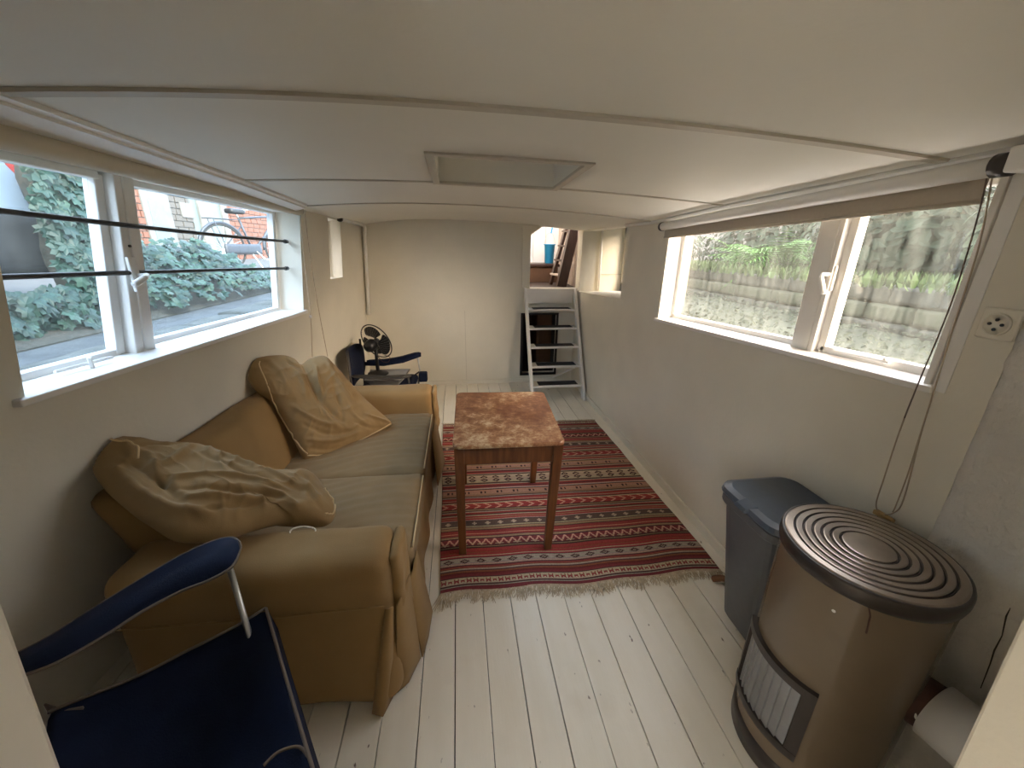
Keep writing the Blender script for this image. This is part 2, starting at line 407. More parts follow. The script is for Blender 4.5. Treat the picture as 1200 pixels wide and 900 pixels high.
# plaster crack running down the roughcast
def on_near(x, y):
    d = ray(x, y); return C0 + d * ((XR - .16 * .83) / (d[0] - .16 * d[1]))
pk = [on_near(x, y) + np.array([-.008, 0, 0]) for x, y in ((1187, 712), (1182, 722), (1177, 745), (1168, 762), (1163, 778), (1152, 806))]
mb = MB().tube([p for p in pk], [.0006, .0018, .0012, .0018, .0014, .001], 5); mb.build('crack', MT['gap'], o)

# back wall: opening to the raised cabin at upper right, black crawl hatch beneath it
ys_ = None
def back_wall():
    mb = MB()
    xs = [-1.22, 0.785, 0.862, 1.02, 1.225, XR + 0.03]
    zs = [-0.03, 0.113, 0.872, 1.195, 1.893, 2.06]
    d = 0.09
    hole = lambda i, k: (k == 1 and i in (1, 2, 3)) or (k == 3 and i in (2, 3, 4))
    for i in range(5):
        for k in range(5):
            if hole(i, k): continue
            mb.box((xs[i], YB, zs[k]), (xs[i+1], YB + d, zs[k+1]))
    # chamfered top left corner, and the lintel above the opening lifted to the ceiling line
    mb.add([(0.862, YB, 1.893), (1.0, YB, 1.893), (0.862, YB, 1.80), (0.862, YB + d, 1.893), (1.0, YB + d, 1.893), (0.862, YB + d, 1.80)], [(0, 2, 1), (3, 4, 5), (1, 2, 5, 4)])
    o = mb.build('wall_back', MT['wall']); bm = bmesh.new(); bm.from_mesh(o.data); bmesh.ops.remove_doubles(bm, verts=bm.verts, dist=1e-5); bm.to_mesh(o.data); bm.free()
    return tag(o, kind='structure')
wb = back_wall()
MB().box((0.76, YB - 0.018, 1.20), (0.86, YB - 0.001, 1.90)).build('trim_1', MT['wall'], bevel=0.004)['kind'] = 'structure'
# panel joint on the back wall
MB().box((0.048, YB - 0.004, 0.05), (0.060, YB - 0.0005, 0.93)).build('joint_strip', MT['wall'], wb)
MB().box((0.072, YB - 0.0012, 0.05), (0.076, YB - 0.0002, 0.93)).build('joint_line', MT['batten'], wb)
# crawl hatch: frame and dark niche
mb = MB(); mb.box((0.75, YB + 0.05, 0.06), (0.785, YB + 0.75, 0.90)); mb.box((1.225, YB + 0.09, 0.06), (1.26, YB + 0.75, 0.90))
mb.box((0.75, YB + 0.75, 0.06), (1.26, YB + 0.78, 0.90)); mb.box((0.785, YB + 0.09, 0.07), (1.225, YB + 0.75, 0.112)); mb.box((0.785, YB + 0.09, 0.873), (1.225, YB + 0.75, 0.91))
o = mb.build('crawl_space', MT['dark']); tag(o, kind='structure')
MB().box((1.03, YB + 0.30, 0.113), (1.05, YB + 0.74, 0.872)).build('lining_board', MT['ply'], o)
MB().box((1.05, YB + 0.28, 0.113), (1.224, YB + 0.31, 0.872)).build('lining_board', MT['ply'], o)
mb = MB()
for a, b in (((0.762, 0.09), (0.790, 0.895)), ((1.215, 0.09), (1.238, 0.895)), ((0.762, 0.872), (1.238, 0.895)), ((0.762, 0.09), (1.238, 0.118))):
    mb.box((a[0], YB - 0.012, a[1]), (b[0], YB + 0.02, b[1]))
mb.build('trim_2', MT['black'])['kind'] = 'structure'

# ceiling: cambered sheet with the recessed hatch
HX0, HX1, HY0, HY1 = -0.075, 0.495, 1.62, 2.16
xs = sorted(set(list(np.linspace(-1.32, HX0, 12)) + list(np.linspace(HX0, HX1, 7)) + list(np.linspace(HX1, XR + 0.12, 12))))
ys2 = sorted(set(list(np.linspace(-1.6, HY0, 14)) + list(np.linspace(HY0, HY1, 6)) + list(np.linspace(HY1, YB + 0.1, 22))))
mb = MB()
idx = {}
for i, x in enumerate(xs):
    for j, y in enumerate(ys2):
        idx[i, j] = len(mb.v); mb.v.append((x, y, ceil_z(x, y)))
for i in range(len(xs) - 1):
    for j in range(len(ys2) - 1):
        cx_, cy_ = (xs[i] + xs[i+1]) / 2, (ys2[j] + ys2[j+1]) / 2
        if HX0 < cx_ < HX1 and HY0 < cy_ < HY1: continue
        mb.f.append([idx[i, j], idx[i, j+1], idx[i+1, j+1], idx[i+1, j]])
ce = mb.build('ceiling', MT['ceiling'], smooth=True); tag(ce, kind='structure')
so = ce.modifiers.new('thick', 'SOLIDIFY'); so.thickness = 0.06; so.offset = -1
hz = 1.955
mb = MB()
for a, b in (((HX0 - .012, HY0 - .012), (HX0, HY1 + .012)), ((HX1, HY0 - .012), (HX1 + .012, HY1 + .012)), ((HX0, HY0 - .012), (HX1, HY0)), ((HX0, HY1), (HX1, HY1 + .012))):
    zb = [ceil_z(a[0], a[1]) + .003, ceil_z(b[0], a[1]) + .003, ceil_z(b[0], b[1]) + .003, ceil_z(a[0], b[1]) + .003]
    mb.hexa([(a[0], a[1], zb[0]), (b[0], a[1], zb[1]), (b[0], b[1], zb[2]), (a[0], b[1], zb[3]), (a[0], a[1], hz + .11), (b[0], a[1], hz + .11), (b[0], b[1], hz + .11), (a[0], b[1], hz + .11)])
mb.box((HX0 - .012, HY0 - .012, hz + 0.11), (HX1 + .012, HY1 + .012, hz + 0.14))
o = mb.build('hatch_recess', MT['ceiling'], ce)
mb = MB()
for a, b in (((HX0 - .028, HY0 - .028), (HX0 + .004, HY1 + .028)), ((HX1 - .004, HY0 - .028), (HX1 + .028, HY1 + .028)), ((HX0, HY0 - .028), (HX1, HY0 + .004)), ((HX0, HY1 - .004), (HX1, HY1 + .028))):
    q = [(a[0], a[1]), (b[0], a[1]), (b[0], b[1]), (a[0], b[1])]
    mb.hexa([(x, y, ceil_z(x, y) - .007) for x, y in q] + [(x, y, ceil_z(x, y) + .006) for x, y in q])
mb.build('hatch_trim', MT['batten'], ce, bevel=0.002)
MB().box((0.22, HY0 + 0.01, hz + 0.05), (0.36, HY0 + 0.05, hz + 0.08)).build('hatch_latch', MT['trim'], ce, bevel=0.006)

def batten(name, y, x0, x1, wdt, hgt, m, skip=None):
    mb = MB(); n = 40
    for i in range(n):
        a, b = lerp(x0, x1, i / n), lerp(x0, x1, (i + 1) / n)
        if skip and skip[0] < (a + b) / 2 < skip[1]: continue
        za, zb = ceil_z(a, y), ceil_z(b, y)
        mb.hexa([(a, y - wdt/2, za - hgt), (b, y - wdt/2, zb - hgt), (b, y + wdt/2, zb - hgt), (a, y + wdt/2, za - hgt),
                 (a, y - wdt/2, za + .01), (b, y - wdt/2, zb + .01), (b, y + wdt/2, zb + .01), (a, y + wdt/2, za + .01)])
    o = mb.build(name, m); bm = bmesh.new(); bm.from_mesh(o.data); bmesh.ops.remove_doubles(bm, verts=bm.verts, dist=1e-5); bm.to_mesh(o.data); bm.free()
    return tag(o, kind='structure')
batten('trim_3', 1.13, -1.0, 1.44, 0.034, 0.008, MT['batten'])
batten('trim_4', 2.15, -1.0, 1.44, 0.022, 0.006, MT['batten'], skip=(HX0 - .03, HX1 + .03))
batten('trim_5', 2.98, -1.04, 1.44, 0.020, 0.007, MT['batten'])
# edge beading along both sides of the ceiling and the moulded cornice on the left
mb = MB(); pts = [(XR - 0.012, y, ceil_z(XR - .01, y) - 0.010) for y in np.linspace(0.83, 3.45, 20)]
mb.tube(pts, 0.014, 6); mb.build('trim_6', MT['trim'])['kind'] = 'structure'
def strip_along(name, prof, m, y0, y1, n=16):
    mb = MB(); k = len(prof(y0))
    for i in range(n + 1):
        y = lerp(y0, y1, i / n); mb.v += [(x, y, z) for x, z in prof(y)]
    for i in range(n):
        for j in range(k): mb.f.append([i*k+j, i*k+(j+1) % k, (i+1)*k+(j+1) % k, (i+1)*k+j])
    mb.f += [list(range(k))[::-1], [n*k+j for j in range(k)]]
    return mb.build(name, m)
def corn(y):
    zc = ceil_z(-0.95, y); h = headL(y)
    return [(-0.945, zc + .01), (-0.945, zc - .012), (-0.958, zc - .018), (-0.958, zc - .026), (-1.035, zc - 0.044), (-1.042, zc - 0.050), (-1.16, zc - 0.05), (-1.16, zc + .03)]
o = strip_along('trim_7', corn, MT['trim'], -0.3, 2.92); tag(o, kind='structure')

# baseboards
bb = MB(); bb.box((XR - 0.016, 0.85, 0), (XR, 4.4, 0.06)); o = bb.build('baseboard_right', MT['wall'], bevel=0.003); tag(o, kind='structure')
bb = MB(); bb.box((-1.05, YB - 0.016, 0), (XR - .02, YB, 0.05)); o = bb.build('baseboard_back', MT['wall'], bevel=0.003); tag(o, kind='structure')

# near partition left and right of the doorway the camera looks through, and the passage behind it
def jamb(name, e0, e1, xo, m):
    (xa, za), (xb, zb) = e0, e1
    X = lambda z: xa + (xb - xa) * (z - za) / (zb - za)
    mb = MB(); y0, y1 = 0.14, 0.22
    mb.hexa([(X(-.03), y0, -.03), (xo, y0, -.03), (xo, y1, -.03), (X(-.03), y1, -.03), (X(2.05), y0, 2.05), (xo, y0, 2.05), (xo, y1, 2.05), (X(2.05), y1, 2.05)])
    return tag(mb.build(name, m, bevel=0.004), kind='structure')
p, q = onY(0, 690, .22), onY(75, 900, .22); jamb('wall_near_left', (p[0], p[2]), (q[0], q[2]), -1.55, MT['trim'])
p, q = onY(1200, 715, .22), onY(1115, 900, .22); jamb('wall_near_right', (p[0], p[2]), (q[0], q[2]), 1.42, MT['wall'])

mb = MB(); mb.box((-1.62, -1.62, -.03), (-1.5, .2, 2.2)); o = mb.build('wall_passage_left', MT['wall']); tag(o, kind='structure')
mb = MB(); mb.box((1.40, -1.62, -.03), (1.52, .14, 2.2)); o = mb.build('wall_passage_right', MT['wall']); tag(o, kind='structure')
mb = MB(); mb.box((-1.5, -1.62, -.03), (-1.25, -1.5, 2.2)); mb.box((-.60, -1.62, -.03), (1.4, -1.5, 2.2)); mb.box((-1.25, -1.62, -.03), (-.60, -1.5, .75)); mb.box((-1.25, -1.62, 1.80), (-.60, -1.5, 2.2)); o = mb.build('wall_passage_end', MT['wall']); tag(o, kind='structure')  # unseen end wall; opening sized and placed for the light it lets in

# ------------------------------------------------------------------ window builder helpers
def quad_prism(mb, p, q, depth):      # p, q: inner-face corner lists -> prism along x
    return mb
def frame_bar(mb, a, b, wdt, x_off, dep, xf):
    """bar on a wall of the form x = xf(y,z)+x_off between (y,z) points a and b"""
    (ya, za), (yb, zb) = a, b
    p = Vector((xf(ya, za) + x_off, ya, za)); q = Vector((xf(yb, zb) + x_off, yb, zb))
    mb.bar(p, q, wdt, dep, up=(1, 0, 0))

# ---- window 1: left, two sashes, white sill, two dark safety bars
w1 = tag(empty('window_1', (XL(2.2, 1.2), 2.2, 1.2)), kind='structure')
def pane_of(parent, yz, xf, off, m, name='pane', th=0.004):
    vs = [(xf(y, z) + off, y, z) for y, z in yz]; vs2 = [(x + th, y, z) for x, y, z in vs]
    return MB().add(vs + vs2, [(0, 1, 2, 3), (7, 6, 5, 4), (0, 4, 5, 1), (1, 5, 6, 2), (2, 6, 7, 3), (3, 7, 4, 0)]).build(name, m, parent)
off = -0.15
sh = lambda y, t: lerp(sillL(y) + 0.02, headL(y) - 0.005, t)      # height fraction in the opening
def sash(parent, y0, y1, wdt, off, xf, shf, m, gm, name, dep=0.04, leg=0.0):
    mb = MB()
    a, b, c, d = (y0, shf(y0, 0)), (y1, shf(y1, 0)), (y1, shf(y1, 1)), (y0, shf(y0, 1))
    for u, v in ((a, b), (d, c)):
        frame_bar(mb, u, v, wdt, off, dep, xf)
    for u, v in ((a, d), (b, c)):
        frame_bar(mb, u, v, wdt, off, dep, xf)
    s = mb.build(name, m, parent, bevel=0.004)
    pane_of(s, [a, b, c, d], xf, off + (-0.004), gm)
    return s
s1 = sash(w1, 1.27, 1.730, 0.042, off, XL, sh, MT['trim'], MT['glass_clear'], 'casement_sash')
s2 = sash(w1, 1.850, 3.10, 0.040, off - 0.02, XL, sh, MT['trim'], MT['glass_clear'], 'fixed_light')
mb = MB(); frame_bar(mb, (1.775, sh(1.775, -0.03)), (1.765, sh(1.775, 1.03)), 0.045, off + 0.02, 0.07, XL); mb.build('mullion', MT['trim'], w1, bevel=0.004)
mb = MB(); frame_bar(mb, (1.825, sh(1.825, -0.03)), (1.800, sh(1.825, 1.03)), 0.055, off + 0.030, 0.06, XL); mb.build('mullion', MT['trim'], w1, bevel=0.004)
# sill board
def sill_board(parent, ys, sf, xin, xout, xf, m, th=0.02, name='sill'):
    mb = MB(); n = 10
    for i in range(n + 1):
        y = lerp(ys[0], ys[1], i / n); z = sf(y); x = xf(y, z)
        mb.v += [(x + xin, y, z - th), (x + xin, y, z + 0.002), (x + xout, y, z + 0.014), (x + xout, y, z - th)]
    for i in range(n):
        for j in range(4): mb.f.append([i*4+j, i*4+(j+1) % 4, (i+1)*4+(j+1) % 4, (i+1)*4+j])
    mb.f += [[0, 1, 2, 3][::-1], [n*4+j for j in range(4)]]
    return mb.build(name, m, parent, bevel=0.004)
sill_board(w1, (1.20, 3.165), lambda y: sillL(y) + 0.006, 0.022, -0.20, XL, MT['trim'])
# casement handle on the mullion and the stay on the sill
hx = XL(1.80, 1.55) + off + 0.06
mb = MB(); mb.box((hx, 1.750, 1.47), (hx + .012, 1.790, 1.60)); hp = mb.build('handle_plate', MT['trim'], w1, bevel=0.003)
mb = MB(); mb.tube([(hx + .01, 1.775, 1.53), (hx + .045, 1.775, 1.532), (hx + .055, 1.745, 1.525), (hx + .055, 1.685, 1.505)], [.009, .009, .011, .012], 8); mb.build('handle', MT['trim'], w1, smooth=True)
mb = MB(); mb.tube([(hx + .012, 1.773, 1.64), (hx + .018, 1.773, 1.64)], .005, 8); mb.build('screw_hole', MT['black'], w1)
sx = XL(1.5, 1.24) - 0.09
mb = MB(); mb.tube([(sx, 1.42, sillL(1.42) + .03), (sx + .02, 1.62, sillL(1.6) + .03)], .006, 6); mb.tube([(sx + .02, 1.53, sillL(1.5) + .014), (sx + .02, 1.53, sillL(1.5) + .05)], .007, 6); mb.build('window_stay', MT['trim'], w1)
for (ya, za), (yb, zb), sag in (((1.19, 1.737), (3.12, 1.675), 0.006), ((1.19, 1.560), (3.11, 1.495), -0.002)):
    pts = []
    for i in range(15):
        t = i / 14; y = lerp(ya, yb, t); z = lerp(za, zb, t) - sag * 4 * t * (1 - t); pts.append((XL(y, z) - 0.085, y, z))
    b_ = MB().tube(pts, 0.0085, 8).build('safety_bar', MT['darkmetal'], w1, smooth=True)
    e = pts[-1]; MB().tube([(e[0], e[1] - 0.035, e[2]), (e[0], e[1] - 0.002, e[2])], 0.014, 8).build('bar_end', MT['black'], w1)

# ---- window 2: small slit window on the left
w2 = tag(empty('window_2', (XL(3.9, 1.4), 3.9, 1.4)), kind='structure')
z0_ = lambda y: 1.376 - 0.02*(y-3.72)
mbp = pane_of(w2, [(3.70, 1.37), (4.08, 1.362), (4.08, 1.90), (3.70, 1.90)], XL, -0.13, MT['glass_dirty'])
mb = MB()
for u, v in (((3.74, 1.38), (3.74, 1.88)), ((4.04, 1.38), (4.04, 1.88)), ((3.73, 1.39), (4.05, 1.385)), ((3.73, 1.865), (4.05, 1.865))): frame_bar(mb, u, v, 0.02, -0.12, 0.03, XL)
mb.build('window_frame', MT['trim'], w2, bevel=0.003)

# ---- window 3: right, wide grimy window with two lights
w3 = tag(empty('window_3', (XR, 1.85, 1.2)), kind='structure')
shR = lambda y, t: lerp(sillR(y) + 0.02, headR(y) - 0.01, t)
sash(w3, 1.59, 2.70, 0.04, 0.12, xr, shR, MT['trim'], MT['glass_dirty'], 'fixed_light')
sash(w3, 1.01, 1.455, 0.045, 0.10, xr, shR, MT['trim'], MT['glass_dirty'], 'casement_sash')
mb = MB(); frame_bar(mb, (1.54, shR(1.54, -.03)), (1.54, shR(1.54, 1.03)), 0.09, 0.10, 0.08, xr); mb.build('mullion', MT['trim'], w3, bevel=0.004)
mb = MB(); frame_bar(mb, (1.478, shR(1.478, -.03)), (1.478, shR(1.478, 1.03)), 0.022, 0.075, 0.04, xr); mb.build('mullion', MT['trim'], w3, bevel=0.003)
mb = MB(); frame_bar(mb, (0.985, shR(0.985, -.03)), (0.985, shR(0.985, 1.03)), 0.02, 0.07, 0.14, xr); frame_bar(mb, (2.722, shR(2.722, -.03)), (2.722, shR(2.722, 1.03)), 0.012, 0.085, 0.17, xr); mb.build('window_frame', MT['trim'], w3, bevel=0.003)
sill_board(w3, (0.955, 2.745), lambda y: 1.255 - 0.0493 * (y - 0.965) + 0.006, -0.02, 0.17, xr, MT['trim'])
hx = XR + 0.055
mb = MB(); mb.box((hx + .006, 1.46, 1.50), (hx + .018, 1.492, 1.60)); mb.build('handle_plate', MT['trim'], w3, bevel=0.003)
mb = MB(); mb.tube([(hx + .01, 1.478, 1.565), (hx - .03, 1.478, 1.565), (hx - .04, 1.470, 1.55), (hx - .04, 1.440, 1.49)], [.008, .008, .010, .011], 8); mb.build('handle', MT['trim'], w3, smooth=True)
mb = MB(); mb.tube([(XR + .055, 1.15, 1.283), (XR + .07, 1.38, 1.268)], .006, 6); mb.tube([(XR + .06, 1.17, 1.27), (XR + .06, 1.17, 1.295)], .007, 6); mb.build('window_stay', MT['trim'], w3)
mb = MB(); mb.box((XR - .002, 0.930, 1.25), (XR + .001, 0.966, 1.86)); mb.build('edge_casing', MT['trim'], w3)

# ---- deep recess behind the right-hand opening with a bright outer window
mb = MB()
mb.box((XR + .16, 3.42, 1.10), (2.02, YB + .02, 1.155)); mb.hexa([(XR + .16, 3.40, 1.155), (2.0, 3.40, 1.155), (2.0, 4.80, 1.155), (XR + .16, 4.80, 1.155), (XR + .16, 3.40, 1.222), (2.0, 3.40, 1.222), (2.0, 4.80, 1.163), (XR + .16, 4.80, 1.163)])
mb.box((XR + .03, YB - .02, 1.1), (2.05, YB + .07, 2.06)); mb.box((XR + .17, 3.42, 1.93), (2.05, YB + .05, 2.06))
mb.box((2.0, 3.42, 1.1), (2.05, 4.42, 2.0)); mb.box((2.0, 3.42, 1.1), (2.05, YB, 1.26)); mb.box((2.0, 4.70, 1.1), (2.05, YB, 2.0)); mb.box((2.0, 3.42, 1.84), (2.05, YB, 2.0))
o = mb.build('wall_recess', MT['wall']); tag(o, kind='structure')
MB().box((XR + .172, 3.40, 1.1), (2.05, 3.44, 2.06)).build('hull_cladding', MT['hull'], o)
MB().tube([(1.716, YB - .045, 1.17), (1.70, YB - .045, 1.93)], 0.016, 10).build('recess_pipe', MT['trim'], o, smooth=True)
MB().box((1.73, YB - .03, 1.36), (2.0, YB - .019, 1.366)).build('panel_joint', MT['batten'], o)
w4 = tag(empty('window_4', (2.02, 4.2, 1.5)), kind='structure')
MB().box((2.01, 4.41, 1.25), (2.016, 4.72, 1.85)).build('pane', MT['glass_dirty'], w4)
mb = MB(); mb.box((1.99, 4.40, 1.25), (2.03, 4.43, 1.86)); mb.box((1.99, 4.67, 1.25), (2.03, 4.71, 1.86)); mb.build('window_frame', MT['trim'], w4)

# ---- raised cabin behind the back wall
mb = MB(); mb.box((0.3, YB + .09, 1.10), (2.0, 6.6, 1.18)); o = mb.build('floor_upper', MT['darkfloor']); tag(o, kind='structure')
mb = MB(); mb.box((0.3, 6.45, 1.1), (2.3, 6.55, 2.9)); mb.box((0.25, YB + .09, 1.1), (0.32, 6.5, 2.9)); mb.box((.25, 5.0, 2.9), (1.35, 6.55, 2.96)); mb.box((1.35, 5.95, 2.9), (2.3, 6.55, 2.96)); mb.box((.25, YB + .09, 2.9), (2.3, 5.0, 2.96)); o = mb.build('wall_upper', MT['plaster']); tag(o, kind='structure')  # the unseen roof slabs are added to dim the cabin walls
MB().box((1.385, 6.44, 1.2), (1.392, 6.452, 2.6)).build('panel_joint', MT['batten'], o)
MB().box((1.19, 6.44, 1.2), (1.197, 6.452, 2.6)).build('panel_joint', MT['batten'], o)
mb = MB(); o = empty('wall_plank_side', (1.62, 5.2, 1.18)); tag(o, kind='structure')
for i in range(9):
    y = 4.92 + i * 0.17
    MB().box((1.50 + 0.012 * (i % 2) + 0.012 * i, y, 1.18), (1.54 + 0.012 * i, y + 0.164, 2.7)).build('plank', MT['boards'], o, bevel=0.004)

# ================================================================== THINGS INSIDE
# ---- left pipe
mb = MB(); pts = [(XL(3.98, 1.88) + .02, 3.98, 1.880), (XL(4.3, 1.87) + .035, 4.3, 1.874), (-0.985, 4.72, 1.866), (-0.982, 4.757, 1.84), (-1.0, 4.765, 1.60), (-1.035, 4.76, 0.90)]
pts = [p for p in pts]
o = mb.tube(pts, 0.019, 10).build('wall_pipe', MT['trim'], smooth=True); tag(o, 'white painted pipe running down the left back corner of the room', 'pipe')
MB().tube([(pts[0][0], pts[0][1] - .01, pts[0][2]), (pts[0][0], pts[0][1] + .02, pts[0][2])], 0.026, 10).build('pipe_collar', MT['stovedark'], o)

# ---- roller blinds
rb = thing('roller_blind', (XR - .04, 1.86, 1.83), 'beige roller blind partly lowered over the wide grimy right-hand window', 'blind')
za, zb = onX(1160, 192, XR - .05)[2] - 0.0, onX(775, 266, XR - .05)[2]
ya, yb = 0.975, 2.735
fz = lambda y: lerp(1.868, 1.802, (y - ya) / (yb - ya))
MB().tube([(XR - .045, y, fz(y)) for y in (ya, 1.4, 2.2, yb)], 0.026, 12).build('roller_tube', MT['blindtube'], rb, smooth=True)
mb = MB(); bot = lambda y: lerp(1.786, 1.732, (y - 1.0) / 1.735)
A, B = 1.0, 2.735
mb.hexa([(XR - .026, A, bot(A)), (XR - .023, A, bot(A)), (XR - .023, B, bot(B)), (XR - .026, B, bot(B)), (XR - .026, A, fz(A)), (XR - .023, A, fz(A)), (XR - .023, B, fz(B)), (XR - .026, B, fz(B))]); mb.build('blind_fabric', MT['blind'], rb)
mb = MB(); mb.tube([(XR - .0245, A - .004, bot(A)), (XR - .0245, B, bot(B))], 0.007, 8); mb.build('hem_bar', MT['blind'], rb, smooth=True)
mb = MB(); mb.tube([(XR - .045, ya - .03, fz(ya)), (XR - .045, ya + .006, fz(ya))], 0.029, 14); mb.build('end_cap', MT['stovedark'], rb, smooth=True)
mb = MB(); mb.tube([(XR - .045, yb - .004, fz(yb)), (XR - .045, yb + .018, fz(yb))], 0.028, 14); mb.build('end_cap', MT['stovedark'], rb, smooth=True)
mb = MB(); mb.box((XR - .075, 0.895, 1.845), (XR - .001, 0.945, 1.905)); mb.build('bracket', MT['trim'], rb, bevel=0.006)
ch = [onX(x, y, XR - .03) for x, y in ((1158, 200), (1147, 250), (1120, 340), (1099, 395), (1080, 440), (1056, 500), (1036, 560), (1027, 588), (1029, 599), (1037, 603), (1047, 601), (1056, 592), (1066, 560), (1080, 505), (1097, 450), (1120, 375), (1148, 285), (1164, 200))]
cc = catmull(ch, 6)
k = int(len(cc) * 0.30)
MB().tube(cc[:k], 0.0021, 6).build('bead_chain', MT['chain'], rb, smooth=True)
MB().tube(cc[k-1:], 0.0021, 6).build('pull_cord', MT['cord'], rb, smooth=True)
c2 = catmull([onX(x, y, XR - .02) for x, y in ((1093, 462), (1078, 510), (1064, 555), (1050, 592), (1046, 600))], 6)
MB().tube(c2, 0.0020, 6).build('pull_cord', MT['cord'], rb, smooth=True)
p = onX(1036, 604, XR - .03)
MB().box((p[0] - .01, p[1] - .03, p[2] - .012), (p[0] + .01, p[1] + .03, p[2] + .004)).build('cord_cleat', MT['brass'], rb, bevel=0.003)

lb = thing('roller_blind', (-1.05, 2.0, 1.89), 'cream roller blind rolled up above the left window with safety bars', 'blind')
tz = lambda y: lerp(1.886, 1.872, (y - 1.0) / 2.0)
tx = lambda y: lerp(-1.055, -1.045, (y - 1.0) / 2.0)
MB().tube([(tx(y), y, tz(y)) for y in (0.25, 1.0, 2.0, 3.05)], 0.029, 14).build('roller_tube', MT['cream'], lb, smooth=True)
MB().tube([(tx(3.05), 3.05, tz(3.05)), (tx(3.05), 3.075, tz(3.05))], 0.024, 12).build('end_cap', MT['stovedark'], lb, smooth=True)
c1 = [onL(x, y) if False else None for x, y in ()]
def onL(x, y, off=0.0):
    d = ray(x, y); t = 1.3 / abs(d[0])
    for _ in range(60):
        p = C0 + d * t; t = (XL(p[1], p[2]) + off) / d[0]
    return C0 + d * t
MB().tube(catmull([onL(x, y, .04) for x, y in ((352, 249), (357, 310), (364, 371), (366, 418))], 4), 0.0025, 5).build('pull_cord', MT['cord'], lb)
MB().tube(catmull([onL(x, y, .04) for x, y in ((357, 246), (362, 290), (372, 355), (384, 418))], 4), 0.0025, 5).build('pull_cord', MT['cord'], lb)
p = onL(364, 371, .04); MB().lathe([(0.004, .012), (.011, .004), (.011, -.006), (.004, -.012)], p, 10).build('cord_knob', MT['trim'], lb, smooth=True)

# ---- socket
so_ = thing('wall_socket', onX(1172, 379, XR), 'white wall socket with small dark holes beside the right blind', 'socket')
p = onX(1173, 380, XR)
MB().box((XR - .012, p[1] - .042, p[2] - .042), (XR, p[1] + .042, p[2] + .042)).build('cover_plate', MT['wall'], so_, bevel=0.006)
MB().lathe([(0.030, 0), (0.030, .004), (.026, .006), (.026, .003)], (XR - .012, p[1], p[2]), 24, axis=(-1, 0, 0)).build('socket_face', MT['wall'], so_, smooth=True)
for dy, dz in ((-.013, 0), (.013, 0), (0, .012), (0, -.014)):
    MB().tube([(XR - .0162, p[1] + dy, p[2] + dz), (XR - .019, p[1] + dy, p[2] + dz)], 0.0042, 8).build('pin_hole', MT['black'], so_)

